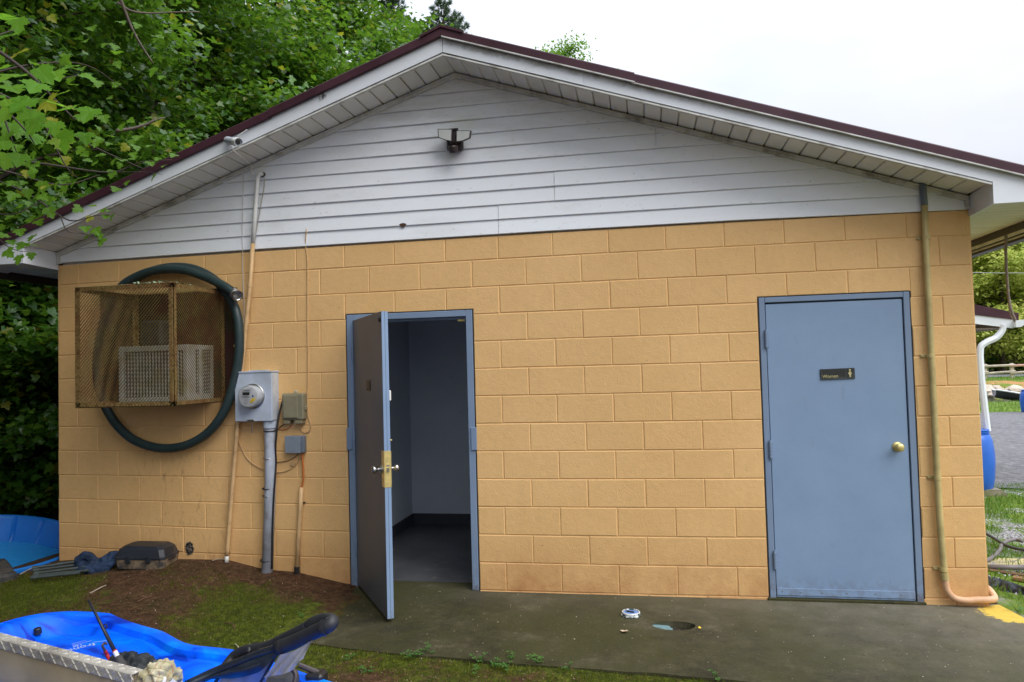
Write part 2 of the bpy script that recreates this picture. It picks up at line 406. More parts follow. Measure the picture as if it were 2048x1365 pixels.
# plants
def leafmat(name, cols, trans=.35, rough=.42, yellow=None, spec=.5, island=True):
    m = Mat(name, rough, spec)
    rd = m.rand(island)
    st = [(i/(len(cols)-1), c) for i, c in enumerate(cols)]
    base = m.ramp(rd, st)
    if yellow: base = m.mix(m.ramp(rd, [(yellow[0], 0.), (yellow[0]+.02, 1.)]), base, yellow[1])
    base = m.mix(m.ramp(m.noise(.55, 3), [(.35, 0.), (.65, .45)]), base, cols[0])
    m.col(base)
    tr = m.n.new('ShaderNodeBsdfTranslucent'); m.l.new(m.mix(.6, base, (.12, .20, .01), 'ADD'), tr.inputs[0])
    mxs = m.n.new('ShaderNodeMixShader'); mxs.inputs[0].default_value = trans
    m.l.new(m.b.outputs[0], mxs.inputs[1]); m.l.new(tr.outputs[0], mxs.inputs[2])
    m.l.new(mxs.outputs[0], m.n['Material Output'].inputs[0]); return m.m
M_LEAF = leafmat('maple_foliage', [(.03, .095, .010), (.055, .16, .014), (.09, .21, .018), (.15, .25, .022)], .45, .32, yellow=(.95, (.30, .27, .02)), spec=.6)
M_LEAFDK = leafmat('dark_foliage', [(.022, .075, .016), (.045, .125, .022), (.07, .17, .028), (.10, .19, .03)], .35, .30, yellow=(.97, (.18, .15, .02)))
M_LEAFBR = leafmat('bright_maple_leaf', [(.12, .30, .025), (.15, .35, .03), (.19, .38, .035), (.13, .32, .03)], .55, .55, yellow=(.975, (.33, .30, .03)), island=False, spec=.2)
M_LEAFYG = leafmat('yellow_green_foliage', [(.24, .32, .05), (.44, .47, .10), (.55, .56, .14), (.64, .62, .20)], .45, .6, spec=.2)
M_LEAFMID = leafmat('mid_green_foliage', [(.05, .16, .012), (.09, .23, .018), (.14, .29, .02), (.20, .32, .025)], .5, .45, spec=.35)
M_PINE = leafmat('pine_needles', [(.03, .07, .035), (.05, .10, .05), (.07, .13, .055)], .1, .5)
M_GRASS = leafmat('grass_blades', [(.05, .13, .012), (.09, .20, .02), (.14, .26, .03), (.22, .28, .05)], .3, .5)
M_MOSSB = leafmat('moss_fuzz', [(.04, .055, .005), (.09, .12, .008), (.15, .185, .012), (.24, .24, .035)], .3, .7, spec=.15)
M_WEED = leafmat('weed_leaves', [(.06, .17, .03), (.09, .22, .04)], .3, .5)
m = Mat('bark', .85, .2); m.col(m.ramp(m.noise(9, 6, .7, stretch=(2, 2, .4)), [(.3, (.03, .022, .016)), (.7, (.11, .085, .065))])); m.bump(m.noise(30, 4, .7, stretch=(2, 2, .3)), .6, .02); M_BARK = m.m
M_TWIG = simple('dark_twig', (.045, .03, .022), .7)
M_LITTER = simple('litter', (.14, .068, .036), .8, var=.5, scale=20)
M_LITTERL = simple('pale_litter', (.42, .36, .27), .8, var=.3, scale=20)

# ================================================================== TERRAIN
def sstep(a, b, x):
    t = min(1., max(0., (x-a)/(b-a))); return t*t*(3-2*t)
WPX = [(-3, .0), (.05, .114), (.6, .14), (1.1, .153), (1.6, .156), (1.92, .085), (2.19, .07), (2.61, .0), (2.75, -.018), (3.0, -.036), (3.2, -.042), (9, -.042)]
def wallz(x):
    if x <= WPX[0][0]: return WPX[0][1]
    for (a, za), (b, zb) in zip(WPX, WPX[1:]):
        if x <= b: return za+(zb-za)*(x-a)/(b-a)
    return WPX[-1][1]
def terrain(x, y):
    # mound of earth against the left half of the wall, falling towards the viewer
    z = wallz(x)
    if y < 0: z = -.042+(z+.042)*math.exp(-(-y/1.15)**1.6)
    z += .05*sstep(-.9, -1.5, y)*sstep(3.3, 2.6, x)*0
    if x < 0: z -= .13*sstep(0., -.9, x)*(1 if y > -.9 else .5)          # hollow in which the paddling pool stands
    if x < -3.5: z += .32*(-3.5-x)                                        # wooded bank behind
    if x > 7.: z -= .09*sstep(7.2, 8.6, x)
    # far side of the drive: grass, pond, clay bank, road
    if x > 5 and y > 2:
        z -= .03*sstep(2, 6, y)
        z -= .55*sstep(24.5, 28.5, y)*(1-sstep(32, 36.5, y))
        z += .30*sstep(33.5, 40, y)
        z += .45*sstep(60, 110, y)
    z += .012*noise.noise(Vector((x*1.7, y*1.7, 3)))
    return z
def slab_near(x):        # near edge of the concrete apron
    pts = [(2.55, -1.02), (2.91, -1.13), (3.45, -1.207), (4.06, -1.259), (4.48, -1.277), (5.3, -1.339), (6.2, -1.40), (7.6, -1.47)]
    if x <= pts[0][0]: return pts[0][1]
    for (a, za), (b, zb) in zip(pts, pts[1:]):
        if x <= b: return za+(zb-za)*(x-a)/(b-a)
    return pts[-1][1]
SLABZ = -.03
def moss_at(x, y):
    m = .27
    for (cx, cy, r, a) in [(.35, -.62, .38, .55), (.75, -.72, .3, .5), (2.15, -.62, .38, .55), (2.5, -.95, .36, .6), (1.95, -.95, .3, .35), (2.55, -1.25, .5, .35), (1.35, -.62, .26, .1),
                           (1.05, -.5, .3, -.45), (1.75, -1.2, .38, -.5), (1.55, -.85, .22, -.45), (.9, -.2, .35, -.2), (2.1, -.15, .4, -.35), (2.5, -.3, .3, -.35), (3.25, -1.55, .2, -.4)]:
        m += a*math.exp(-((x-cx)**2+(y-cy)**2)/(r*r))
    m -= .45*math.exp(-(y/.22)**2)*(x < 2.7)
    m += .22*noise.noise(Vector((x*3.3, y*3.3, 8)))+.16*noise.noise(Vector((x*8.5, y*8.5, 1)))
    d = slab_near(x)-y
    if x > 2.6 and d > -.05: m += .5*math.exp(-(d/.32)**2)
    return m
gm = MB()
xs = sorted(set([round(-60+i*6., 3) for i in range(9)]+[round(-7+i*.5, 3) for i in range(12)]+[round(-1+i*.045, 3) for i in range(186)]+[round(7.4+i*.15, 3) for i in range(40)]+[round(13.5+i*.9, 3) for i in range(30)]+[45+i*12 for i in range(12)]+[-400, -200, -120, 240, 400]))
ys = sorted(set([-400, -120, -40, -14]+[round(-9+i*.5, 3) for i in range(10)]+[round(-4+i*.045, 3) for i in range(98)]+[round(.45+i*.15, 3) for i in range(50)]+[round(8+i*.8, 3) for i in range(50)]+[50+i*10 for i in range(12)]+[200, 300, 500]))
nx, ny = len(xs), len(ys)
gv = []
hole_c, hole_r = Vector((5.04, -.575, 0)), (.135, .085)
for y in ys:
    for x in xs:
        z = terrain(x, y)
        if 2.80+.16*noise.noise(Vector((x*2, y*4, 5)))+.05*noise.noise(Vector((x*9, y*11, 5))) < x < 7.12 and slab_near(x)+.03 < y < .1: z = min(z, -.14)      # under the slab
        if (x-hole_c.x)**2/.25**2+(y-hole_c.y)**2/.2**2 < 1: z = -.3
        if .3 < x < 7.0 and .1 < y < 9: z = min(z, -.2)                        # under the building
        gv.append((x, y, z))
gf = [(j*nx+i, j*nx+i+1, (j+1)*nx+i+1, (j+1)*nx+i) for j in range(ny-1) for i in range(nx-1)]
me = bpy.data.meshes.new('ground'); me.from_pydata(gv, [], gf)
me.materials.append(M_SOIL); me.materials.append(M_LAWN)
a = me.attributes.new('moss', 'FLOAT', 'POINT'); a.data.foreach_set('value', [moss_at(v[0], v[1]) for v in gv])
a = me.attributes.new('gravel', 'FLOAT', 'POINT'); a.data.foreach_set('value', [1. if v[1] < 7 else .0 for v in gv])
a = me.attributes.new('clay', 'FLOAT', 'POINT'); a.data.foreach_set('value', [sstep(30, 33, v[1])*(1-sstep(39, 41, v[1])) for v in gv])
me.polygons.foreach_set('material_index', [1 if (gv[f[0]][0] > 7.15 and gv[f[0]][1] > -2.5) else 0 for f in gf])
me.polygons.foreach_set('use_smooth', [True]*len(gf)); me.update()
struct(link('ground', me))

# concrete apron with the sump hole
def apron():
    near = [(x, slab_near(x)+.012*noise.noise(Vector((x*6, 0, 1)))+.02*noise.noise(Vector((x*1.7, 4, 1)))) for x in [2.66+i*.06 for i in range(79)]]
    outer = [(2.62, -.06), (2.60, -.3), (2.57, -.62), (2.60, -.85)]+near+[(7.34, -1.0), (7.30, -.62), (7.22, -.3), (7.17, .05), (7.0, .05)]
    outer += [(x, .02) for x in (6.7, 5.7, 3.64)]+[(3.60, .19), (2.68, .19), (2.66, .02)]
    hole = [(hole_c.x+hole_r[0]*math.cos(t)*(1+.06*math.sin(3*t)), hole_c.y+hole_r[1]*math.sin(t)*(1+.08*math.sin(2*t+1))) for t in [i*math.pi/14 for i in range(28)]]
    bm = bmesh.new()
    def loop(pts, z): 
        vs = [bm.verts.new((x, y, z)) for x, y in pts]; es = [bm.edges.new((vs[i], vs[(i+1) % len(vs)])) for i in range(len(vs))]; return vs, es
    vo, eo = loop(outer, SLABZ); vh, eh = loop(hole, SLABZ)
    bmesh.ops.triangle_fill(bm, use_beauty=True, edges=eo+eh)
    lo, _ = loop(outer, -.16); hl, _ = loop(hole, -.16)
    for A, B in ((vo, lo), (vh, hl)):
        for i in range(len(A)): bm.faces.new((A[i], A[(i+1) % len(A)], B[(i+1) % len(A)], B[i]))
    for e in [e for e in bm.edges if e.is_boundary and e.verts[0].co.z < -.1]: pass
    bmesh.ops.recalc_face_normals(bm, faces=bm.faces[:])
    for _ in range(3):
        big = [e for e in bm.edges if e.calc_length() > .12 and abs(e.verts[0].co.z-e.verts[1].co.z) < .01 and e.verts[0].co.z > -.1]
        bmesh.ops.subdivide_edges(bm, edges=big, cuts=1)
    bmesh.ops.triangulate(bm, faces=[f for f in bm.faces if len(f.verts) > 4])
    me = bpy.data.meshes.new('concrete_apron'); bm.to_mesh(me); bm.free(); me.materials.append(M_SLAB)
    lv, yv = [], []
    for v in me.vertices:
        x, y = v.co.x, v.co.y
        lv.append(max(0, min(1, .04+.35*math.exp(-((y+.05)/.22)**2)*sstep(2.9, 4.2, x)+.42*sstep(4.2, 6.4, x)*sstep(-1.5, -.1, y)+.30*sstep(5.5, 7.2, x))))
        yv.append(math.exp(-((x-7.17)/.16)**2-((y+.14)/.17)**2)*1.5 if x > 6.8 else 0)
    for n_, d_ in (('light', lv), ('yellow', yv)):
        a = me.attributes.new(n_, 'FLOAT', 'POINT'); a.data.foreach_set('value', d_)
    return struct(link('concrete_apron', me))
apron()
# gravel drive on the right
def sheet(name, fn, x0, x1, y0, y1, nx, ny, mat, lift=.006, skew=None):
    b = MB(); P = []
    for i in range(nx+1):
        row = []
        for j in range(ny+1):
            y = y0+(y1-y0)*j/ny; x = x0+(x1-x0)*i/nx
            if skew: x, y = skew(x, y)
            row.append((x, y, fn(x, y)+lift))
        P.append(row)
    b.grid(P); return struct(b.build(name, mat, smooth=True))
sheet('gravel_drive', terrain, 6.5, 60, 5.35, 19.2, 140, 50, M_GRAVEL, .02, skew=lambda x, y: (x, y+.35*noise.noise(Vector((x*.9, y*.05, 0)))-.12*(x-9.4)*(1 if y < 12 else .2)*(1-sstep(9.4, 20, x))))
sheet('gravel_road', terrain, 6, 120, 46, 53, 60, 8, M_GRAVEL, .03)
b = MB(); b.face([(8, 24, -.40), (70, 24, -.40), (70, 37, -.40), (8, 37, -.40)]); struct(b.build('pond_water', M_POND))

# ================================================================== THE BLOCK BUILDING
B_, C_ = .4064, .2032
bld = thing('block_building', 'tan painted concrete block building with white vinyl gable, burgundy metal roof and two grey-blue doors', 'building', (3.57, 0, -.05))
OPEN = [(2.632, 3.652, 2.074), (5.712, 6.704, 2.073)]          # x0, x1, head
OPENL = [(unwarp(a, 1.)[0], unwarp(b_, 1.)[0], unwarp((a+b_)/2, t)[1]) for a, b_, t in OPEN]
rects_top = 13*C_-.03
# wall core behind the block faces (mortar plane)
core = MB()
def core_rect(x0, x1, z0, z1, n=10):
    P0 = []; 
    for i in range(n+1):
        x = x0+(x1-x0)*i/n; P0.append([x, z0, z1])
    for (xa, _, _), (xb, _, _) in zip(P0, P0[1:]):
        za = [warp(xa, z)[1] if z > -.2 else z for z in (z0, z1)]; zb = [warp(xb, z)[1] if z > -.2 else z for z in (z0, z1)]
        Xa, Xb = warp(xa, 1)[0], warp(xb, 1)[0]
        q = [(Xa, za[0]), (Xb, zb[0]), (Xb, zb[1]), (Xa, za[1])]
        core.add([(x, .0022, z) for x, z in q]+[(x, .19, z) for x, z in q], [(0, 1, 2, 3), (7, 6, 5, 4), (0, 4, 5, 1), (3, 2, 6, 7), (0, 3, 7, 4), (1, 5, 6, 2)])
L0, L1 = .003, 17.5*B_-.003
(o1a, o1b, o1t), (o2a, o2b, o2t) = OPENL
core_rect(L0, o1a, -.3, rects_top, 8); core_rect(o1b, o2a, -.3, rects_top, 8); core_rect(o2b, L1, -.3, rects_top, 3)
core_rect(o1a, o1b, o1t, rects_top, 4); core_rect(o2a, o2b, o2t, rects_top, 4)
wall = core.build('front_wall', M_BLOCK, bld, recalc=False)
def ortho_inset(poly, d):
    out = []; n = len(poly)
    for i in range(n):
        p, a, c = Vector(poly[i]), Vector(poly[i-1]), Vector(poly[(i+1) % n])
        e1 = (p-a).normalized(); e2 = (c-p).normalized()
        out.append((p.x-e1.y*d-e2.y*d if abs(e1.dot(e2)) < .5 else p.x-e1.y*d, p.y+e1.x*d+e2.x*d if abs(e1.dot(e2)) < .5 else p.y+e1.x*d))
    return out
def block(poly, name='block'):
    # poly counter-clockwise in wall lattice coordinates
    g = random.uniform(.0016, .0032); yo = random.uniform(-.0012, .0008)
    jx, jz = random.uniform(-.0012, .0012), random.uniform(-.0008, .0008)
    outer = ortho_inset(poly, g); inner = ortho_inset(poly, g+.0050)
    o = [warp(x+jx, z+jz) for x, z in outer]; i_ = [warp(x+jx, z+jz) for x, z in inner]
    n = len(o); b = MB()
    vs = [(x, .004, z) for x, z in o]+[(x, .0012+yo, z) for x, z in o]+[(x, -.002+yo, z) for x, z in i_]
    fs = [tuple(range(2*n, 3*n))]
    for k in range(n):
        k2 = (k+1) % n
        fs += [(k, k2, n+k2, n+k), (n+k, n+k2, 2*n+k2, 2*n+k)]
    b.add(vs, fs); return b.build(name, M_BLOCK, wall, recalc=True)
for c in range(0, 15):
    z1 = (13-c)*C_; z0 = z1-C_
    if c == 0: z1 = rects_top
    off = 0 if c % 2 else C_
    edges = [0.]+[off+k*B_ for k in range(0, 19) if .01 < off+k*B_ < 17.5*B_-.01]+[17.5*B_]
    # small closers beside the openings as in the photograph
    for xa, xb in zip(edges, edges[1:]):
        if xb-xa < .03: continue
        if z1 < -.12: continue
        poly = [(xa, z0), (xb, z0), (xb, z1), (xa, z1)]; skip = False
        for (oa, ob, ot) in OPENL:
            if z0 < ot and xb > oa and xa < ob:
                la, ra = oa-xa, xb-ob
                if z1 <= ot+.02:
                    if la > .02: poly = [(xa, z0), (oa, z0), (oa, z1), (xa, z1)]
                    elif ra > .02: poly = [(ob, z0), (xb, z0), (xb, z1), (ob, z1)]
                    else: skip = True
                else:
                    if la > .02: poly = [(xa, z0), (oa, z0), (oa, ot), (xb, ot), (xb, z1), (xa, z1)]
                    elif ra > .02: poly = [(xa, ot), (ob, ot), (ob, z0), (xb, z0), (xb, z1), (xa, z1)]
                    else: poly = [(xa, ot), (xb, ot), (xb, z1), (xa, z1)]
        if not skip: block(poly)
# side and back walls
b = MB(); b.box(.06, .25, .19, 9, -.3, 2.66); b.box(6.89, 7.085, .19, 9, -.3, 2.66); b.box(.25, 6.89, 8.8, 9, -.3, 2.66)
b.build('side_walls', M_BLOCK, bld, recalc=False)

# ---- gable
XA, SL = 3.563, .3395                        # apex x, roof slope
def zs(x): return 3.885-SL*abs(x-XA)         # soffit line on the wall
gab = MB(); gab.add([(.06, .04, 2.6), (7.087, .04, 2.6), (7.087, .04, 2.70), (XA, .04, 3.90), (.06, .04, 2.70)], [(0, 1, 2, 3, 4)])
gab.add([(.06, .18, 2.6), (7.087, .18, 2.6), (7.087, .18, 2.70), (XA, .18, 3.90), (.06, .18, 2.70)], [(4, 3, 2, 1, 0)])
gable = gab.build('gable', M_SIDING, bld, recalc=False)
# bottom edge of the siding follows the block line measured on the photograph
def sbase(x):
    ctrl = [(.05, 2.614), (1.9, 2.629), (3.0, 2.630), (4.3, 2.632), (5.6, 2.626), (7.1, 2.604)]
    if x <= ctrl[0][0]: return ctrl[0][1]
    for (a, za), (b_, zb) in zip(ctrl, ctrl[1:]):
        if x <= b_: return za+(zb-za)*(x-a)/(b_-a)
    return ctrl[-1][1]
SEAM = {0: [3.87], 1: [3.87], 2: [4.3], 3: [4.3], 5: [5.05], 6: [5.05], 8: [2.7]}
PZ = .1115
def siding_board(k, xa, xb, dy=0.):
    b = MB(); n = max(4, int((xb-xa)/.07)); P = []
    for i in range(n+1):
        x = xa+(xb-xa)*i/n; z = sbase(x)*(1-k/12)+2.628*(k/12)+k*PZ
        wav = .0012*math.sin(x*3.1+k)
        P.append([(x, y+wav+dy, z+dz) for y, dz in ((.012, .001), (-.012, 0.), (-.0145, .003), (-.0135, .010), (-.002, .102), (.0005, .108), (.004, PZ+.004))])
    # clip against the rake
    P2 = [[(x, y, min(z, zs(x)-.004)) for x, y, z in col] for col in P]
    b.grid(P2); return b.build('siding_board', M_SIDING, gable, recalc=False)
k = 0
while True:
    zb = 2.628+k*PZ
    half = (3.885-zb)/SL
    if half < .12: break
    half = min(half, 3.52); xa, xb = max(.062, XA-half), min(7.084, XA+half)
    cuts = [xa]+[s_ for s_ in SEAM.get(k, []) if xa < s_ < xb]+[xb]
    for q, (a_, c_) in enumerate(zip(cuts, cuts[1:])): siding_board(k, a_+(.0 if q == 0 else .0015), c_-.0015, -.0025*q)
    k += 1
# J-channel under the soffit, corner channels
for sgn in (-1, 1):
    b = MB()
    def rake_strip(b, x0, x1, ya, yb, dz0, dz1):
        vs = [(x, y, zs(x)+dz) for x in (x0, x1) for y in (ya, yb) for dz in (dz0, dz1)]
        b.add(vs, [(0, 1, 3, 2), (4, 6, 7, 5), (0, 4, 5, 1), (2, 3, 7, 6), (0, 2, 6, 4), (1, 5, 7, 3)])
    xe = .062 if sgn < 0 else 7.084
    rake_strip(b, min(XA, xe), max(XA, xe), -.030, -.004, -.034, -.002)
    rake_strip(b, min(XA, xe), max(XA, xe), -.040, -.030, -.012, -.002)
    b.build('channel', M_TRIMW, gable)
    b = MB(); b.box(xe-.004 if sgn < 0 else xe-.022, xe+.022 if sgn < 0 else xe+.004, -.030, .01, 2.606, zs(xe)-.03); b.build('channel', M_TRIMW, gable)
# small hole in the siding
hp = W(806, 451, -.012); b = MB(); b.add([(hp.x+.026*math.cos(t)*(1+.3*math.sin(3*t)), hp.y-.004, hp.z+.017*math.sin(t)) for t in [i*math.pi/6 for i in range(12)]], [tuple(range(12))]); b.build('hole_patch', simple('rust_brown_hole', (.07, .03, .015), .8, var=.4, scale=60), gable)

# ---- soffit of the rake: separate panels between wall and fascia
YF = -.36
sb = MB()
for sgn in (-1, 1):
    xe = -.45 if sgn < 0 else 7.6
    sb.add([(XA, -.001, 3.915), (xe, -.001, zs(xe)+.03), (xe, YF+.02, zs(xe)+.03), (XA, YF+.02, 3.915)], [(0, 1, 2, 3)])
sof = sb.build('rake_soffit', M_SOFFIT, bld, recalc=False)
for sgn in (-1, 1):
    x = 0.; n = 30; dx = (7.087-XA if sgn > 0 else XA-.056)/n
    for i in range(n):
        xa, xb = XA+sgn*(i*dx+.002), XA+sgn*((i+1)*dx-.0035)
        b = MB(); j = random.uniform(-.001, .001)
        zo = lambda x: zs(x)+.008
        prof = [(xa, .016), (xa, .002), (xa+sgn*.006, 0.), (xb-sgn*.012, 0.), (xb-sgn*.006, .003), (xb, .012)]
        P = [[(px_, y, zo(px_)+dz+j) for px_, dz in prof] for y in (-.003, -.18, YF+.028)]
        b.grid(P); b.build('soffit_panel', M_SOFFIT, sof, recalc=False)
# inner lip where the soffit meets the fascia
for sgn in (-1, 1):
    b = MB(); xe = .056 if sgn < 0 else 7.087
    rake_strip(b, min(XA, xe), max(XA, xe), YF+.004, YF+.032, -.002, .010); b.build('trim', M_TRIMW, sof)
# ---- rake fascia with widened box ends
def fz(x): return 3.905-.3405*abs(x-XA)       # lower edge
def tz(x): return 4.070-.3455*abs(x-XA)       # top of the roof edge
EX0, EX1 = -.47, 7.60
for sgn in (-1, 1):
    b = MB(); xw = .055 if sgn < 0 else 7.0895; xe = EX0 if sgn < 0 else EX1
    joint = XA+sgn*1.0
    for (xa, xb, yo) in ((XA+sgn*.002, joint, 0.), (joint+sgn*.001, xw, .0025)):
        q = [(xa, fz(xa)), (xb, fz(xb)), (xb, tz(xb)-.052), (xa, tz(xa)-.052)]
        b.add([(x, YF+yo, z) for x, z in q]+[(x, YF+.02, z) for x, z in q], [(0, 1, 2, 3), (7, 6, 5, 4), (0, 4, 5, 1), (1, 5, 6, 2), (0, 3, 7, 4)])
    zb = 2.567
    q = [(xw, zb), (xe, zb), (xe, max(zb+.02, tz(xe)-.052)), (xw, tz(xw)-.052)]
    b.add([(x, YF+.0025, z) for x, z in q]+[(x, YF+.02, z) for x, z in q], [(0, 1, 2, 3), (7, 6, 5, 4), (0, 4, 5, 1), (1, 5, 6, 2)])
    b.build('rake_fascia', M_FASCIA, bld)
    # box return: face looking along the wall
    b = MB(); q = [(-.002, 2.556), (YF+.003, 2.567), (YF+.003, fz(xw)+.01), (-.002, zs(xw)+.008)]
    b.add([(xw, y, z) for y, z in q]+[(xw-sgn*-.012, y, z) for y, z in q], [(0, 1, 2, 3), (7, 6, 5, 4), (0, 4, 5, 1), (1, 5, 6, 2), (2, 6, 7, 3), (3, 7, 4, 0)])
    b.build('eave_return', M_FASCIA, bld)
# eave soffits running back along both sides
for sgn, xa, xb in ((1, 7.10, 7.60), (-1, EX0, .045)):
    b = MB(); b.box(min(xa, xb), max(xa, xb), YF+.021, 9.3, 2.585, 2.60); es = b.build('eave_soffit', M_SOFFIT, bld, recalc=False)
    y = YF+.022; i = 0
    while y < 6.0 and sgn > 0 or (sgn < 0 and y < 2.5):
        b = MB(); P = [[(x, yy, z) for yy, z in ((y+.001, 2.582), (y+.004, 2.570), (y+.088, 2.569), (y+.094, 2.582))] for x in (xa+.004, xb-.004)]
        b.grid(P); b.build('soffit_panel', M_SOFFIT, es, recalc=False); y += .0985
    b = MB(); b.box(min(xa, xb), max(xa, xb), 6.0, 9.3, 2.570, 2.583); b.build('trim', M_SOFFIT, bld, recalc=False)
# outer eave: gutter board with two dark bands
b = MB(); b.box(7.602, 7.63, YF+.001, 9.3, 2.50, 2.66); b.box(7.632, 7.70, YF+.02, 9.3, 2.455, 2.62); eg = b.build('gutter', M_BROWNBLK, bld)
b = MB(); b.box(7.590, 7.600, YF+.03, 9.3, 2.49, 2.512); b.box(7.62, 7.640, YF+.03, 9.3, 2.474, 2.486); b.build('gutter_lip', M_TRIMW, bld)
b = MB(); b.box(EX0-.03, EX0, YF+.001, 9.3, 2.50, 2.66); b.build('gutter', M_BROWNBLK, bld)
# ---- roof
for sgn in (-1, 1):
    xe = EX0-.05 if sgn < 0 else EX1+.07
    b = MB(); q = [(XA, tz(XA)-.004), (xe, tz(xe)-.004)]
    N = 14; P = []
    for i in range(N+1):
        x = XA+(xe-XA)*i/N; P.append([(x, YF-.02, tz(x)-.006), (x, 9.35, tz(x)-.006)])
    b.grid(P); b.grid([[(x, y, z-.045) for x, y, z in row] for row in P])
    for yy in [.0+.23*i for i in range(40)]:                                 # standing ribs
        b.tube([(XA, yy, tz(XA)), (xe, yy, tz(xe))], .012, 4)
    b.build('roof_panel', M_BURG, bld)
    # gable trim: two overlapping lengths
    jn = XA+sgn*1.33
    for q_, (xa, xb, dz, dy) in enumerate(((XA+sgn*.001, jn+sgn*.02, .0, .0), (jn, xe, -.006, .004))):
        b = MB(); P = []
        for x in (xa, xb):
            t = tz(x)+dz; P.append([(x, YF+.06, t+.003), (x, YF-.026+dy, t+.003), (x, YF-.030+dy, t-.004), (x, YF-.030+dy, t-.058), (x, YF-.016+dy, t-.064), (x, YF-.002, t-.060)])
        b.grid(P); b.build('roof_trim', M_BURG, bld)
        b = MB(); vs = [(x, y, tz(x)+dz+z) for x in (xa, xb) for y in (YF-.0325+dy, YF-.012+dy) for z in (-.067, -.059)]
        b.add(vs, [(0, 1, 3, 2), (4, 6, 7, 5), (0, 4, 5, 1), (2, 3, 7, 6), (0, 2, 6, 4), (1, 5, 7, 3)]); 
        if sgn > 0: b.build('trim_hem', M_TRIMW, bld)
b = MB(); P = []
for y in (YF-.04, 9.36): P.append([(XA-.16, y, tz(XA-.16)+.008), (XA-.155, y, tz(XA-.155)+.012), (XA, y, tz(XA)+.018), (XA+.16, y, tz(XA+.16)+.012), (XA+.165, y, tz(XA+.165)+.008)])
b.grid(P); b.grid([[(x, y, z) for x, y, z in P[0]], [(x, y, z-.018) for x, y, z in P[0]]]); b.build('ridge_cap', M_BURG, bld)

# ---- room behind the open door
b = MB(); b.box(2.25, 2.398, .19, 2.35, -.1, 2.5); b.box(2.398, 5.2, 2.215, 2.35, -.1, 2.5); b.box(5.2, 5.35, .19, 2.35, -.1, 2.5)
b.box(2.398, 2.60, .1905, .215, -.1, 2.5); b.box(3.68, 5.2, .1905, .215, -.1, 2.5); b.box(2.60, 3.68, .1905, .215, 2.10, 2.5)
b.build('room_walls', M_ROOM, bld, recalc=False)
b = MB(); b.box(2.3, 5.3, .19, 2.3, 2.44, 2.5); b.build('room_ceiling', M_ROOM, bld, recalc=False)
b = MB(); b.box(2.3, 5.3, .19, 2.3, -.12, -.028); b.build('room_floor', M_ROOMFLOOR, bld, recalc=False)
b = MB(); b.box(2.400, 2.412, .22, 2.213, -.027, .085); b.box(2.412, 5.19, 2.200, 2.213, -.027, .085); b.build('baseboard', M_BASEB, bld, recalc=False)
b = MB(); b.box(2.400, 2.42, 1.36, 1.40, .09, 2.4); b.build('wall_batten', M_ROOM, bld, recalc=False)

# ---- door frames
def frame(x0, x1, top, face=.05):
    b = MB(); zb = -.028
    yf, yb = -.005, .12
    b.bbox(x0+.004, x0+face, yf, yb, zb, top-.003, .003); b.bbox(x1-face, x1-.004, yf, yb, zb, top-.003, .003)
    b.bbox(x0+face+.0006, x1-face-.0006, yf, yb, top-face+.004, top-.0035, .003)
    # stops
    b.box(x0+face, x0+face+.014, .052, .118, zb, top-face+.003); b.box(x1-face-.014, x1-face, .052, .118, zb, top-face+.003); b.box(x0+face+.014, x1-face-.014, .052, .118, top-face-.012, top-face+.003)
    f = b.build('door_frame', M_FRAME, bld, recalc=False)
    g = MB(); g.box(x0-.004, x0+.0038, -.001, .03, zb, top+.002); g.box(x1-.0038, x1+.006, -.001, .03, zb, top+.002); g.box(x0+.0042, x1-.0042, -.001, .03, top-.0028, top+.004)
    g.build('sealant_gap', M_GAP, f, recalc=False); return f
f1 = frame(2.634, 3.650, 2.074, .054); f2 = frame(5.714, 6.702, 2.073, .044)
for px, py in ((699, 878), (948, 878)):
    p = W(px, py, -.01); b = MB(); b.bbox(p.x-.022, p.x+.022, -.016, -.0055, p.z-.085, p.z+.085, .003); b.build('guard_plate', M_FRAME, f1, recalc=False)
# interior catch at the head of the open frame
p = W(922, 641, .05); b = MB(); b.bbox(p.x-.03, p.x+.03, .055, .07, p.z-.008, p.z+.008, .002); b.build('strike', M_BRASS, f1, recalc=False)

def knob_prof(s=1.): return [(.001, 0), (.031*s, 0), (.032*s, .004), (.024*s, .009), (.012*s, .012), (.011*s, .030), (.018*s, .036), (.026*s, .044), (.0275*s, .054), (.024*s, .063), (.014*s, .068), (.001, .069)]
# closed door (women)
d2 = MB(); d2.bbox(5.763, 6.651, .004, .048, -.012, 2.022, .0025); door2 = d2.build('door', M_DOOR, bld, recalc=False); door2['label'] = 'closed grey-blue steel door with small black sign'
g = MB(); g.box(5.7585, 5.7628, .012, .05, -.02, 2.028); g.box(6.6512, 6.6575, .012, .05, -.02, 2.028); g.box(5.763, 6.6512, .012, .05, 2.0225, 2.0285); g.build('sealant_gap', M_GAP, f2, recalc=False)
b = MB(); b.bbox(5.765, 6.649, -.002, .0035, .004, .052, .0012)
kp = b.build('kick_strip', M_DOOR, door2, recalc=False)
b = MB()
for x in (5.80, 5.92, 6.06, 6.22, 6.40, 6.56): b.lathe([(.001, 0), (.005, 0), (.004, .0025), (.001, .003)], 8, Matrix.Translation((x, -.0022, .03+random.uniform(-.004, .004)))@Matrix.Rotation(R(90), 4, 'X'))
b.build('screw', M_STEEL, door2, recalc=False)
kn = W(1798, 895, -.03); b = MB(); b.lathe(knob_prof(1.05), 28, Matrix.Translation((kn.x, .004, kn.z))@Matrix.Rotation(R(90), 4, 'X')); b.build('door_knob', M_BRASS, door2, smooth=True)
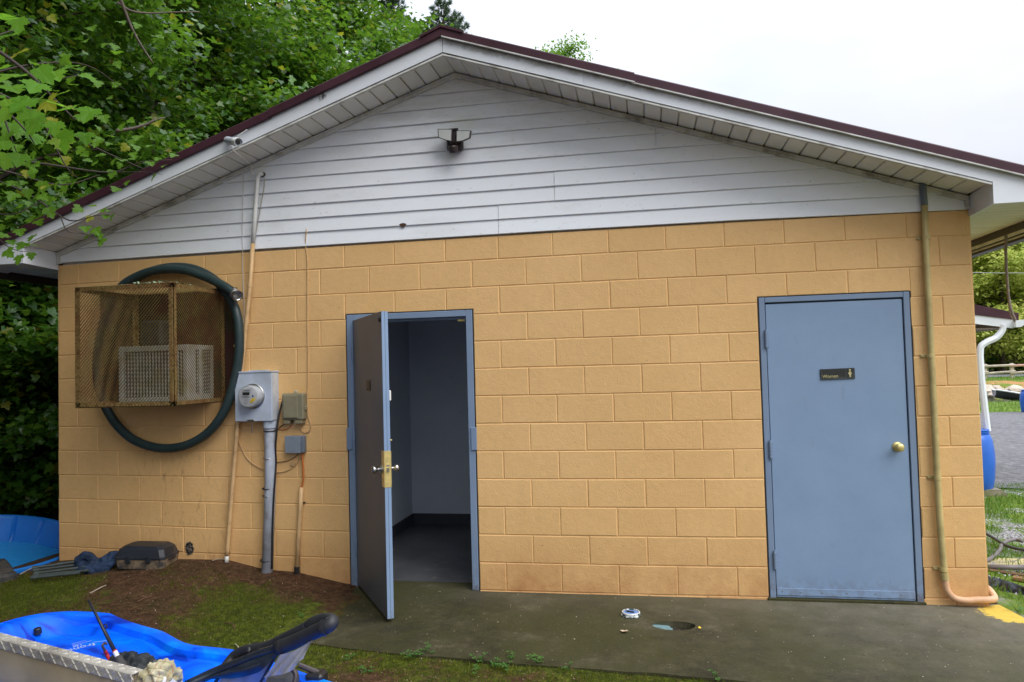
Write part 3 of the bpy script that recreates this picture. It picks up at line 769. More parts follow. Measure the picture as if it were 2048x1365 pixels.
for px, py in ((1530, 679), (1541, 900), (1549, 1121)):
    p = W(px, py, -.012); b = MB()
    for k5 in range(5): b.tube([(5.758, -.014, p.z-.057+k5*.023+.0015), (5.758, -.014, p.z-.057+(k5+1)*.023-.0015)], .0115, 12)
    b.tube([(5.758, -.014, p.z-.066), (5.758, -.014, p.z+.068)], .007, 8); b.bbox(5.758, 5.776, -.006, .0035, p.z-.055, p.z+.055, .001)
    b.build('hinge', M_FRAME, f2)
b = MB(); b.bbox(5.70, 6.71, -.02, .12, -.045, -.0135, .004); b.build('threshold', M_SLAB, bld, recalc=False)
# sign on the women's door, slightly askew
tl, br = W(1640, 738, 0), W(1710, 758, 0)
cx_, cz_ = (tl.x+br.x)/2, (tl.z+br.z)/2; SM = Matrix.Translation((cx_, -.0005, cz_))@Matrix.Rotation(R(-1.2), 4, 'Y')
b = MB(); b.bbox(-.112, .112, -.004, .004, -.038, .036, .002, SM); sg = b.build('door_sign', M_SIGN, door2, recalc=False)
b = MB(); b.box(-.106, .052, -.0052, -.0042, -.034, -.032, SM); b.box(.056, .106, -.0052, -.0042, -.034, -.032, SM); b.box(.053, .0545, -.0052, -.0042, -.034, .031, SM); b.box(-.108, -.1065, -.0052, -.0042, -.034, .03, SM); b.build('sign_border', simple('worn_sign_edge', (.16, .17, .15), .4), door2, recalc=False)
b = MB()
b.lathe([(.001, 0), (.0065, 0), (.0065, .001), (.001, .0012)], 12, SM@Matrix.Translation((.080, -.0042, .022))@Matrix.Rotation(R(90), 4, 'X'))
b.add([SM@Vector((x, -.0055, z)) for x, z in ((.075, .013), (.085, .013), (.092, -.004), (.0865, -.006), (.087, -.012), (.0845, -.012), (.0845, -.026), (.0755, -.026), (.0755, -.012), (.073, -.012), (.0735, -.006), (.068, -.004))], [tuple(range(12))])
b.build('pictogram', M_GOLD, door2)
def text_mesh(body, size, M, mat, name, parent, extrude=.0004):
    cu = bpy.data.curves.new('t', 'FONT'); cu.body = body; cu.size = size; cu.extrude = extrude; cu.align_x = 'LEFT'
    o = bpy.data.objects.new('t', cu); C.objects.link(o)
    dg = bpy.context.evaluated_depsgraph_get(); me = bpy.data.meshes.new_from_object(o.evaluated_get(dg))
    bpy.data.objects.remove(o); bpy.data.curves.remove(cu); me.transform(M); me.name = name; me.materials.clear(); me.materials.append(mat)
    return link(name, me, parent)
XZ = Matrix.Rotation(R(90), 4, 'X')
text_mesh('Women', .031, SM@Matrix.Translation((-.100, -.0048, -.025))@XZ, M_GOLD, 'lettering', door2)

# open door, swung 55 degrees outwards
DW, DT, DH = .888, .044, 2.030
hx, hy = 2.690, -.004
ang = R(55.)
DM = Matrix.Translation((hx, hy, -.004))@Matrix.Rotation(-ang, 4, 'Z')       # local x along the leaf, local -y outside face
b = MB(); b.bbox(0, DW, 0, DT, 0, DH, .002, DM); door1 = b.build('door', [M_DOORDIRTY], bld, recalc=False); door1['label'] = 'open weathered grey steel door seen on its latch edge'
b = MB(); b.box(DW+.0003, DW+.0022, .0006, .021, .002, DH-.002, DM); b.box(DW+.0003, DW+.0022, .0232, .0434, .002, DH-.002, DM); b.build('edge_channel', M_DOOR, door1, recalc=False)
b = MB(); b.box(DW-.001, DW+.0008, .0212, .023, .002, DH-.002, DM); b.build('seam', M_GAP, door1, recalc=False)
b = MB(); b.box(DW+.0028, DW+.0046, .0008, .0428, .86, 1.10, DM); b.box(DW-.06, DW+.0045, -.0028, -.0004, .86, 1.10, DM); b.box(DW-.05, DW+.0045, .0444, .0468, .86, 1.10, DM)
ep = b.build('edge_plate', M_BRASS, door1, recalc=False)
b = MB(); b.box(DW+.0048, DW+.012, .014, .030, .962, .99, DM); b.box(DW+.0046, DW+.0056, .012, .034, .998, 1.008, DM)
b.build('latch_bolt', M_STEEL, door1, recalc=False)
b = MB(); b.lathe(knob_prof(.95), 24, DM@Matrix.Translation((DW-.062, -.003, .975))@Matrix.Rotation(R(90), 4, 'X')); b.build('door_knob', M_STEEL, door1, smooth=True)
b = MB(); b.lathe(knob_prof(.95), 24, DM@Matrix.Translation((DW-.062, .0468, .975))@Matrix.Rotation(R(-90), 4, 'X')); b.build('door_knob', M_STEEL, door1, smooth=True)
b = MB(); b.bbox(.44, .55, -.005, -.0006, 1.49, 1.57, .002, DM); sg1 = b.build('door_sign', simple('brown_faded_sign', (.06, .038, .028), .45, var=.3), door1, recalc=False)
b = MB(); b.box(.525, .535, -.0062, -.0053, 1.505, 1.555, DM); b.box(.45, .50, -.0062, -.0053, 1.5, 1.506, DM); b.build('sign_print', M_GAP, door1, recalc=False)
b = MB(); b.lathe([(.001, 0), (.014, 0), (.014, .01), (.001, .012)], 12, DM@Matrix.Translation((DW-.03, -.0004, DH-.055))@Matrix.Rotation(R(90), 4, 'X')); b.build('bumper', M_GAP, door1)
b = MB(); b.bbox(DW-.05, DW-.012, .0445, .060, 1.43, 1.50, .004, DM); b.build('deadbolt', M_WHITE, door1, recalc=False)
b = MB(); b.tube([DM@Vector((DW-.03, .046, 1.17)), DM@Vector((DW-.03, .062, 1.165))], .006, 6); b.build('deadbolt', M_BRASS, door1)
for z in (1.78, 1.05, .28):
    b = MB()
    for k5 in range(5): b.tube([(hx-.004, hy-.009, z-.055+k5*.022+.001), (hx-.004, hy-.009, z-.055+(k5+1)*.022-.001)], .0085, 10)
    b.build('hinge', M_FRAME, f1)

# ================================================================== FIXTURES ON THE WALL
XR = Matrix.Rotation(R(90), 4, 'X')                     # lathe axis -> towards the viewer (-y)
# ---- air conditioner cage
CX0, CX1, CY, CZ0, CZ1 = .79, 1.60, -.65, 1.418, 2.305
cage = thing('air_conditioner_cage', 'rusty yellow-brown expanded metal security cage bolted to the block wall', 'cage', (1.2, 0, 1.42))
b = MB(); w = .032
def angle(b, p, q, du, dv):
    """angle iron from p to q, flanges along du and dv"""
    p, q, du, dv = Vector(p), Vector(q), Vector(du), Vector(dv); t = .004
    for a, c in ((du, dv), (dv, du)):
        n = c.normalized()*t; vs = [p, p+a, p+a+n, p+n, q, q+a, q+a+n, q+n]
        b.add(vs, [(0, 3, 2, 1), (4, 5, 6, 7), (0, 1, 5, 4), (1, 2, 6, 5), (2, 3, 7, 6), (3, 0, 4, 7)])
for z, dz in ((CZ0, w), (CZ1, -w)):
    angle(b, (CX0, CY, z), (CX1, CY, z), (0, w, 0), (0, 0, dz))
    for x, dx in ((CX0, w), (CX1, -w)): angle(b, (x, CY, z), (x, -.012, z), (dx, 0, 0), (0, 0, dz))
for x, dx in ((CX0, w), (CX1, -w)):
    angle(b, (x, CY, CZ0), (x, CY, CZ1), (dx*1.25, 0, 0), (0, w, 0)); angle(b, (x, -.012, CZ0), (x, -.012, CZ1), (dx, 0, 0), (0, -w, 0))
b.build('cage_frame', M_ANGLE, cage)
def expanded(b, O, U, V, n, lu, lv, pu=.0255, pv=.0138, wd=.0060, th=.0036):
    """expanded metal: zigzag strands in the plane O + u U + v V"""
    O, U, V, n = Vector(O), Vector(U), Vector(V), Vector(n)
    rows = int(lv/pv); cols = int(lu/(pu/2))
    for r in range(rows):
        base = len(b.v); v0 = (r+.5)*pv
        for c in range(cols+1):
            up = (c+r) % 2; v = v0+(pv*.5 if up else -pv*.5); u = c*pu/2
            jit = .0004*math.sin(c*1.7+r*2.3)
            b.v.append(tuple(O+U*u+V*(v-wd/2)+n*(-th/2+jit))); b.v.append(tuple(O+U*u+V*(v+wd/2)+n*(th/2+jit)))
        for c in range(cols): b.f.append((base+2*c, base+2*c+2, base+2*c+3, base+2*c+1)); b.m.append(0)
b = MB()
expanded(b, (CX0, CY-.003, CZ0), (1, 0, 0), (0, 0, 1), (0, -1, 0), CX1-CX0, CZ1-CZ0)
o = b.build('cage_mesh', M_CAGE, cage, recalc=False); stuff(o)
b = MB(); expanded(b, (CX1+.003, CY, CZ0), (0, 1, 0), (0, 0, 1), (1, 0, 0), -CY-.012, CZ1-CZ0); o = b.build('cage_mesh', M_CAGE, cage, recalc=False); stuff(o)
b = MB(); expanded(b, (CX0-.003, CY, CZ0), (0, 1, 0), (0, 0, 1), (-1, 0, 0), -CY-.012, CZ1-CZ0); o = b.build('cage_mesh', M_CAGE, cage, recalc=False); stuff(o)
b = MB(); expanded(b, (CX0, CY, CZ1+.003), (1, 0, 0), (0, 1, 0), (0, 0, 1), CX1-CX0, -CY-.012); o = b.build('cage_mesh', M_CAGE, cage, recalc=False); stuff(o)
b = MB(); expanded(b, (CX0, CY, CZ0-.003), (1, 0, 0), (0, 1, 0), (0, 0, -1), CX1-CX0, -CY-.012); o = b.build('cage_mesh', M_CAGE, cage, recalc=False); stuff(o)
b = MB(); b.bbox(.46, 1.712, -.011, -.0035, 1.42, 2.33, .002); pl = b.build('backing_plate', M_PLATE, cage, recalc=False)
b = MB()
for z in (1.6, 1.86, 2.08, 2.25):
    b.lathe([(.001, 0), (.012, 0), (.012, .006), (.001, .008)], 6, Matrix.Translation((1.688, -.0112, z))@XR)
b.build('bolt', M_ANGLE, pl)
# lichen and dead leaves lying on the cage
b = MB(); rr = random.Random(3)
for _ in range(240):
    x, y = rr.gauss(1.42, .09), rr.gauss(-.52, .08); 
    if x > 1.6 or y < CY: continue
    a = rr.random()*6.3; s = rr.uniform(.006, .018)
    b.face([(x+s*math.cos(a+q)*(1 if q % 2 else .5), y+s*math.sin(a+q), CZ1+.006+rr.random()*.012+.006*q*(rr.random()-.5)) for q in (0, 1.57, 3.14, 4.7)])
stuff(tag(b.build('leaf_litter', simple('pale_lichen', (.30, .42, .26), .8, var=.4, scale=30), None, recalc=False), 'pale green lichen and leaf bits lying on top of the metal cage', 'litter'))
# ---- air conditioner
ac = thing('air_conditioner', 'old off-white window air conditioner with vertical grille inside the metal cage', 'air conditioner', (1.2, 0, 1.44))
AX0, AX1, AY, AZ0, AZ1 = .905, 1.498, -.35, 1.437, 1.87
b = MB(); b.box(AX0+.01, AX1-.01, AY+.025, -.012, AZ0+.01, AZ1-.01); b.build('core', M_ACDK, ac, recalc=False)
b = MB(); t = .04
b.bbox(AX0, AX0+t, AY, AY+.03, AZ0, AZ1, .004); b.bbox(AX1-t, AX1, AY, AY+.03, AZ0, AZ1, .004); b.bbox(AX0+t, AX1-t, AY+.001, AY+.03, AZ1-.045, AZ1-.001, .004); b.bbox(AX0+t, AX1-t, AY+.001, AY+.03, AZ0+.001, AZ0+.035, .004)
b.bbox(AX1-.012, AX1+.001, AY+.031, AY+.10, AZ0, AZ1, .003); b.bbox(AX1-.012, AX1+.001, AY+.15, AY+.19, AZ0, AZ1, .003); b.bbox(AX1-.012, AX1+.001, -.05, -.012, AZ0, AZ1, .003); b.bbox(AX1-.012, AX1, AY+.10, -.05, AZ1-.04, AZ1-.001, .003); b.bbox(AX1-.012, AX1, AY+.10, -.05, AZ0+.001, AZ0+.05, .003)
b.bbox(AX0, AX1-.013, AY+.031, -.012, AZ1-.012, AZ1, .003)
b.build('casing', M_ACW, ac, recalc=False)
b = MB()
for i in range(19): 
    x = AX0+t+.012+i*.0268; b.box(x-.003, x+.003, AY+.004, AY+.018, AZ0+.036, AZ1-.046)
for i in range(9): 
    y = -.29+i*.0245+.02; b.box(AX1-.006, AX1-.0005, y-.003, y+.003, AZ0+.051, AZ1-.041)
b.build('grille', M_ACW, ac, recalc=False)
b = MB(); b.bbox(1.05, 1.24, -.30, -.10, AZ1+.001, AZ1+.20, .02); b.build('motor_housing', M_ACDK, ac, recalc=False)
# ---- suction hose hung over the cage
hose = thing('suction_hose', 'thick dark green rubber hose looped around the metal cage on the wall', 'hose', (1.15, -.1, 1.05))
yy = -.115
def HP(px, py, y=yy): return W(px, py, y)
pth = [HP(470, 588, -.16), HP(448, 573, -.15), HP(415, 556), HP(370, 541), HP(320, 540), HP(275, 553), HP(240, 578), HP(212, 630, -.07), HP(196, 700, -.055), HP(196, 765, -.055), HP(212, 815, -.07), HP(238, 855, -.08), HP(275, 884, -.08), HP(325, 897, -.08), HP(375, 890, -.08), HP(420, 862, -.09), HP(452, 815, -.1), HP(472, 750, -.1), HP(479, 690, -.1), HP(474, 630, -.1), HP(455, 590, -.08), HP(425, 557, -.08), HP(385, 538, -.07), HP(340, 535, -.06), HP(295, 546, -.06), HP(255, 568, -.055), HP(230, 600, -.05), HP(215, 660, -.05)]
b = MB(); b.tube(spline(pth, 8), .036, 14); b.build('hose_tube', M_HOSE, hose, smooth=True)
p0 = Vector(pth[0]); dr = (Vector(pth[0])-Vector(pth[1])).normalized(); dr = (dr+Vector((.1, -.5, 0))).normalized()
Mq = Matrix.Translation(p0)@dr.to_track_quat('Z', 'Y').to_matrix().to_4x4()
b = MB(); b.lathe([(.037, -.03), (.041, -.028), (.041, -.012), (.038, -.01), (.038, 0), (.042, .002), (.042, .014), (.039, .016), (.039, .03), (.043, .032), (.043, .05), (.035, .05), (.031, .045), (.031, .0), (.001, 0.)], 20, Mq, cap=False)
b.build('coupling', M_STEEL, hose, smooth=False)

# ---- meter box
mb = thing('electric_meter_box', 'light grey electric meter box with round glass meter beside the metal cage', 'electric meter', (1.87, 0, 1.25))
b = MB(); b.bbox(1.745, 2.058, -.115, -.0015, 1.262, 1.640, .003); b.bbox(1.740, 2.063, -.12, -.0015, 1.6405, 1.652, .002); b.bbox(1.85, 1.98, -.09, -.003, 1.6525, 1.66, .003)
case = b.build('case', M_GREYMET, mb, recalc=False)
b = MB(); b.box(2.0585, 2.060, -.10, -.03, 1.27, 1.635); b.build('side_label', simple('pale_sticker', (.5, .52, .54), .5), case, recalc=False)
mc = W(505, 793, -.115); mz = mc.z
b = MB(); b.lathe([(.098, 0), (.098, .006), (.094, .010), (.086, .010)], 40, Matrix.Translation((mc.x+.006, -.1152, mz))@XR, cap=False); b.build('meter_ring', M_STEEL, mb, smooth=True)
MT = Matrix.Translation((mc.x+.006, -.1152, mz))@XR
b = MB(); b.lathe([(.001, .0), (.084, .0), (.084, .030), (.078, .074), (.001, .076)], 40, MT); face = b.build('meter_body', M_METERFACE, mb, smooth=False)
fy = -.1152-.0775; fx = mc.x+.006
b = MB(); b.box(fx-.042, fx+.016, fy-.002, fy+.001, mz+.012, mz+.034); b.build('display', M_LCD, mb, recalc=False)
b = MB()
for (x0, x1, z) in ((-.04, .02, .052), (-.035, .0, .045), (.004, .02, .045), (-.045, .018, -.006), (-.03, .0, -.026), (-.025, -.002, -.046), (-.05, .02, .003)): b.box(fx+x0, fx+x1, fy-.0015, fy+.001, mz+z-.0012, mz+z+.0012)
b.build('printing', M_PRINT, mb, recalc=False)
b = MB(); b.add([(fx+.030+.0, fy-.002, mz-.05), (fx+.058, fy-.002, mz-.03), (fx+.068, fy-.002, mz-.010), (fx+.034, fy-.002, mz-.014), (fx+.018, fy-.002, mz-.040)], [tuple(range(5))]); b.build('yellow_label', M_YELLOW, mb)
b = MB(); b.box(fx+.036, fx+.048, fy-.002, fy+.001, mz-.004, mz+.012); b.build('blue_label', simple('blue_sticker', (.05, .07, .25), .5), mb, recalc=False)
b = MB(); b.lathe([(.086, .004), (.086, .06), (.083, .078), (.074, .088), (.04, .092), (.001, .093)], 40, MT, cap=False); gl = b.build('glass_cover', M_GLASS, mb, smooth=True)
b = MB(); p = W(502, 841, -.12); b.bbox(p.x-.03, p.x+.028, -.125, -.1155, 1.258, 1.276, .002); b.build('hasp', M_STEEL, mb, recalc=False)
b = MB(); b.tube(spline([(p.x+.008, -.122, 1.262), (p.x+.012, -.13, 1.240), (p.x+.008, -.122, 1.232)], 5), .003, 5); b.tube([(p.x+.010, -.124, 1.235), (p.x+.008, -.124, 1.17)], .0045, 6); b.build('tag', simple('tarnished_tag', (.2, .17, .13), .5, .6), mb)

# ---- grey service conduit with ties
cd = thing('service_conduit', 'thick grey electrical conduit running from the meter box down into the soil', 'conduit', (1.95, 0, .05))
top, bot = W(540, 845, -.05), W(532, 1139, -.05)
mid = W(541, 960, -.05)
b = MB(); b.tube([(top.x, -.05, 1.262), (top.x, -.05, 1.21), (mid.x, -.05, mid.z), (bot.x, -.048, -.1)], .043, 18); b.build('pipe', M_CONDUIT, cd, smooth=True)
b = MB(); b.tube([(top.x, -.05, 1.2625), (top.x, -.05, 1.205)], .052, 18); b.build('collar', M_GREYMET, cd, smooth=False)
def cx_at(z): 
    return bot.x+(top.x-bot.x)*max(0, min(1, (z-.07)/(1.2-.07)))
for py, mat_, nm in ((862, M_BLACK, 'cable_tie'), (977, M_BLACK, 'cable_tie'), (1121, M_BLACK, 'cable_tie'), (917, M_STEEL, 'strap'), (992, M_STEEL, 'strap')):
    z = W(540, py, -.05).z; b = MB(); ring = [(cx_at(z)+.046*math.cos(t), -.05+.046*math.sin(t), z+.002*math.sin(t)) for t in [i*math.pi/10 for i in range(21)]]
    b.tube(ring, .0050 if mat_ is M_BLACK else .0035, 5, cap=False); b.build(nm, mat_, cd, smooth=True)
b = MB(); pts = [W(566, 800, -.03), W(558, 830, -.05), W(554, 860, -.07), W(551, 895, -.06), W(552, 925, -.05), W(550, 960, -.07), W(547, 1005, -.075), W(545, 1060, -.075), W(544, 1138, -.07)]
b.tube(spline(pts, 6), .0075, 6); tag(b.build('black_cable', M_BLACK, None, smooth=True), 'black cable tied along the thick grey conduit', 'cable')

# ---- telephone box and small grey box
nd = thing('telephone_box', 'olive beige plastic telephone box right of the electric meter box', 'utility box', (2.2, 0, 1.23))
a_, c_ = W(567, 787, -.02), W(616, 848, -.02); nx0, nx1, nz0, nz1 = a_.x+.012, c_.x-.012, c_.z+.004, a_.z
b = MB(); b.bbox(nx0, nx1, -.075, -.002, nz0+.03, nz1, .010); b.build('body', M_NID, nd, recalc=False)
b = MB(); b.bbox(nx0+.016, nx1-.040, -.086, -.0752, nz0+.045, nz1-.015, .006); b.build('cover', M_NID, nd, recalc=False)
b = MB(); b.bbox(nx0+.01, nx0+.06, -.07, -.003, nz0, nz0+.0295, .004); b.bbox(nx1-.08, nx1-.015, -.07, -.003, nz0, nz0+.0295, .004); b.build('cable_entry', M_NID, nd, recalc=False)
b = MB(); b.bbox((nx0+nx1)/2-.012, (nx0+nx1)/2+.012, -.02, -.003, nz1+.0005, nz1+.022, .004); b.build('lug', M_NIDSIDE, nd, recalc=False)
b = MB(); b.bbox(nx1-.004, nx1+.012, -.05, -.02, (nz0+nz1)/2-.015, (nz0+nz1)/2+.015, .004); b.build('latch', M_NID, nd, recalc=False)
gb = thing('junction_box', 'small grey square junction box below the olive telephone box', 'junction box', (2.2, 0, 1.0))
a_, c_ = W(574, 872, -.02), W(613, 905, -.02)
b = MB(); b.bbox(a_.x+.006, c_.x-.006, -.055, -.002, c_.z, a_.z, .004); b.build('body', M_GREYDK, gb, recalc=False)
b = MB(); b.bbox(a_.x+.004, c_.x-.03, -.066, -.0555, c_.z-.002, a_.z+.002, .003); b.build('lid', simple('grey_box_lid', (.21, .245, .29), .4, var=.1), gb, recalc=False)
# ---- thin wires
def wire(name, pts, r, mat, label, y=-.008):
    b = MB(); b.tube(spline([W(p[0], p[1], p[2] if len(p) > 2 else y) for p in pts], 6), r, 6); return tag(b.build(name, mat, None, smooth=True), label, 'wire')
wire('wire', [(613, 458, -.02), (611, 490), (614, 512), (615, 560), (615, 640), (616, 720), (615, 800), (616, 830), (621, 848), (619, 862), (608, 866), (600, 858)], .0042, M_TANPAINT, 'thin painted wire running straight down from the siding to the olive telephone box')
wire('wire', [(474, 845), (475, 870), (482, 895), (495, 918), (512, 932), (530, 940, -.012), (548, 944, -.012), (570, 943), (590, 932), (601, 915), (606, 903)], .0042, M_TANPAINT, 'pale wire hanging in a long bow between the meter box and the grey junction box')
wire('wire', [(550, 925), (565, 924), (578, 921), (592, 913), (600, 903)], .0035, simple('brown_wire', (.22, .12, .05), .6), 'short brown wire under the small grey junction box')
wire('wire', [(604, 903, -.03), (606, 930, -.03), (607, 955, -.03), (603, 978, -.03)], .0075, M_ORANGE, 'orange cable from the grey junction box into the short tan conduit')
wire('wire', [(579, 843), (570, 848), (558, 856)], .004, M_BLACK, 'short black wire from the olive telephone box to the conduit')
wire('wire', [(556, 858), (570, 860), (580, 855), (583, 850)], .003, M_ORANGE, 'thin reddish wire beside the black cable under the telephone box')
wire('wire', [(487, 340, -.02), (486, 420, -.02), (485, 480, -.015), (486, 560), (488, 610), (487, 650)], .003, M_WHITEPVC, 'thin white wire hanging left of the leaning plastic pipe')
wire('wire', [(528, 352, -.03), (528, 375, -.02), (520, 420, -.02), (510, 480, -.02), (503, 560, -.03), (499, 600, -.03)], .0035, simple('grey_wire', (.35, .31, .25), .6), 'thin grey wire twisted along the leaning plastic pipe')
b = MB(); p = W(586, 928, -.01); b.bbox(p.x-.02, p.x+.02, -.018, -.003, p.z-.018, p.z+.012, .003); tag(b.build('cable_clip', M_TANPAINT, None, recalc=False), 'small tan painted block clip on the wall under the junction box', 'cable clip')
# ---- conduit for the orange cable
b = MB(); b.tube([W(603, 975, -.03), W(600, 1030, -.03), W(597, 1085, -.03), W(594, 1150, -.03)], .017, 12); sc = b.build('short_conduit', M_TANPAINT, None, smooth=True); tag(sc, 'short tan painted pipe standing in the soil under the orange cable', 'pipe')
b = MB(); p = W(594, 1140, -.03); b.tube([(p.x, -.03, p.z-.03), (p.x, -.03, p.z+.025)], .022, 10); b.tube([W(599, 1004, -.012), W(611, 1006, -.012)], .006, 6); b.build('clamp', M_BLACK, sc)
# ---- leaning plastic pipe (white above, painted below)
lp = thing('leaning_pipe', 'long thin plastic pipe leaning on the wall, white on the siding and tan below', 'pipe', (1.6, 0, .15))
b = MB(); b.tube(spline([W(524, 349, -.02), W(520, 348, -.05), W(516, 353, -.055), W(515, 365, -.055)], 5)+[W(510, 430, -.055), W(506, 487, -.055)], .0165, 12); b.build('upper_pipe', M_WHITEPVC, lp, smooth=True)
b = MB(); b.tube([W(506, 487.5, -.055), W(500, 575, -.05), W(492, 650, -.05), W(484, 735, -.045), W(476, 840, -.045), W(464, 985, -.045), W(455, 1100, -.045), W(454, 1112, -.045)], .0165, 12); b.build('lower_pipe', M_TANPAINT, lp, smooth=True)
b = MB(); b.tube([W(454, 1112.4, -.045), W(453, 1128, -.045)], .0162, 12); b.build('pipe_end', M_WHITEPVC, lp, smooth=True)
b = MB(); b.tube([W(500, 572, -.05)-Vector((0, 0, .01)), W(500, 572, -.05)+Vector((0, 0, .012))], .0195, 12); b.build('pipe_joint', M_TANPAINT, lp)
b = MB(); p = W(526, 350, -.012); b.lathe([(.001, 0), (.022, 0), (.02, .008), (.001, .01)], 12, Matrix.Translation((p.x, -.012, p.z))@XR); b.build('wall_seal', simple('brown_foam_seal', (.06, .035, .025), .8), lp)
# ---- right hand conduit with the bend at its foot
rc = thing('wall_conduit', 'olive tan painted conduit right of the closed door, bending around the corner at its foot', 'conduit', (6.83, 0, 0))
ym = -.035
b = MB(); b.tube([W(1845, 366, ym), W(1849, 411, ym)], .0215, 14); b.build('upper_pipe', M_GREYDK, rc, smooth=True)
pts = [W(1849, 411.5, ym), W(1851, 475, ym), W(1855, 560, ym), W(1861, 680, ym), W(1866, 780, ym), W(1871, 880, ym), W(1875, 956, ym), W(1881, 1060, ym), W(1888, 1135, ym), W(1890, 1160, ym)]
b = MB(); b.tube(pts, .0215, 14); b.build('main_pipe', M_OLIVEPAINT, rc, smooth=True)
z0 = W(1950, 1199, ym).z
pts2 = spline([W(1890, 1160, ym), W(1895, 1182, ym), W(1908, 1196, ym), W(1930, 1201, ym), W(1955, 1200, ym), Vector((7.085, -.035, z0)), Vector((7.125, -.01, z0+.005)), Vector((7.13, .06, z0+.03)), Vector((7.125, .15, z0+.04))], 6)
b = MB(); b.tube(pts2, .0215, 14); b.build('bent_foot', simple('peach_painted_pipe', (.70, .42, .24), .45, var=.15, scale=10, dirt=(.48, .27, .15)), rc, smooth=True)
for px, py in ((1853, 475), (1861, 712), (1875, 956), (1887, 1139)):
    b = MB(); p = W(px, py, ym); b.tube([p-Vector((0, 0, .013)), p+Vector((0, 0, .013))], .0245, 14); b.bbox(p.x-.055, p.x-.0, -.012, -.0035, p.z-.011, p.z+.011, .002); b.tube([(p.x-.045, -.012, p.z), (p.x-.045, -.02, p.z)], .006, 6); b.build('strap', M_OLIVEPAINT, rc, recalc=False)
b = MB(); p = W(1888, 1146, ym); b.tube([p, W(1890, 1160, ym)], .026, 14); b.build('coupling', M_OLIVEPAINT, rc)
# ---- twin head floodlight
fl = thing('floodlight', 'twin-head solar floodlight with dark brown sensor on the white gable siding', 'floodlight', (3.55, 0, 3.35))
p = W(911, 288, -.03)
b = MB(); b.bbox(p.x-.062, p.x+.062, -.065, -.012, p.z-.06, p.z+.075, .014); b.bbox(p.x-.03, p.x+.03, -.10, -.0655, p.z-.02, p.z+.10, .012); b.build('base', M_BROWNBLK, fl, recalc=False)
b = MB(); b.lathe([(.001, -.035), (.030, -.030), (.036, -.01), (.036, .014), (.030, .022), (.001, .024)], 20, Matrix.Translation((p.x+.004, -.115, p.z-.062))@Matrix.Rotation(R(18), 4, 'X')); b.build('motion_sensor', M_BROWNBLK, fl)
M_LENS = simple('pale_solar_lens', (.50, .51, .48), .18, var=.08)
for s_, q in ((-1, [(876, 259), (904, 259), (903, 283), (893, 281), (877, 275)]), (1, [(913, 262), (941, 262), (939, 276), (925, 282), (913, 284)])):
    pts = [W(x, y, -.13) for x, y in q]; ctr = sum(pts, Vector())/5
    b = MB(); n = 5; big = [ctr+(v-ctr)*1.06 for v in pts]; dep = Vector((0, .028, .004))
    b.add(big+[v+dep for v in big], [(0, 1, 2, 3, 4), (9, 8, 7, 6, 5)]+[(i, (i+1) % 5, 5+(i+1) % 5, 5+i) for i in range(5)]); hd = b.build('lamp_head', M_BROWNBLK, fl)
    b = MB(); sm = [ctr+(v-ctr)*.93+Vector((0, -.0035, 0)) for v in pts]; b.add(sm+[v+Vector((0, .003, 0)) for v in sm], [(0, 1, 2, 3, 4), (9, 8, 7, 6, 5)]+[(i, (i+1) % 5, 5+(i+1) % 5, 5+i) for i in range(5)]); b.build('lens', M_LENS, hd)
b = MB(); b.tube([(p.x-.04, -.10, p.z+.085), (p.x+.04, -.10, p.z+.085)], .011, 8); b.tube([(p.x, -.08, p.z+.05), (p.x, -.10, p.z+.09)], .014, 8); b.build('swivel', M_BLACK, fl)
# ---- security camera on the rake
sc = thing('security_camera', 'small grey bullet security camera with antenna under the left roof edge', 'security camera', (1.75, -.4, 3.4))
c0 = W(455, 281, -.40); c1 = W(476, 285, -.52); ax_ = (c1-c0).normalized(); Mc = Matrix.Translation(c0)@ax_.to_track_quat('Z', 'Y').to_matrix().to_4x4(); L_ = (c1-c0).length
b = MB(); b.lathe([(.001, -.01), (.024, -.01), (.028, 0), (.028, L_), (.024, L_+.004), (.021, L_-.004), (.001, L_-.004)], 20, Mc); b.build('housing', M_CONDUIT, sc, smooth=False)
b = MB(); b.lathe([(.0285, L_-.05), (.032, L_-.048), (.032, L_+.012), (.030, L_+.012)], 20, Mc, cap=False); b.build('hood', M_WHITE, sc)
b = MB(); b.lathe([(.001, L_+.002), (.018, L_+.001), (.018, L_-.004), (.001, L_-.004)], 16, Mc); b.build('lens', M_BLACK, sc)
b = MB(); b.tube([W(474, 274, -.42), W(494, 260, -.42)], .0045, 6); b.build('antenna', M_WHITE, sc)
b = MB(); b.tube([c0, Vector((c0.x-.01, -.362, c0.z+.01))], .014, 8); b.build('bracket', M_CONDUIT, sc)
b = MB(); b.tube(spline([W(462, 292, -.40), W(468, 302, -.37), W(480, 312, -.30), W(494, 324, -.15), W(501, 330, -.06), W(502, 338, -.05)], 6), .004, 6); b.tube([W(502, 337, -.05), W(505, 350, -.05)], .009, 8); b.build('lead', M_WHITEPVC, sc)
# wasp nest on the fascia
b = MB(); rr = random.Random(5); q = W(645, 193, YF-.004)
for i in range(14):
    a = q+Vector((rr.gauss(0, .02), -.004, rr.gauss(0, .008))); b.tube([a, a+Vector((rr.gauss(0, .015), -.004, rr.gauss(0, .01)))], .002, 4)
stuff(tag(b.build('twig_remains', M_TWIG, None), 'tiny dark twig remains stuck to the left rake fascia', 'twigs'))
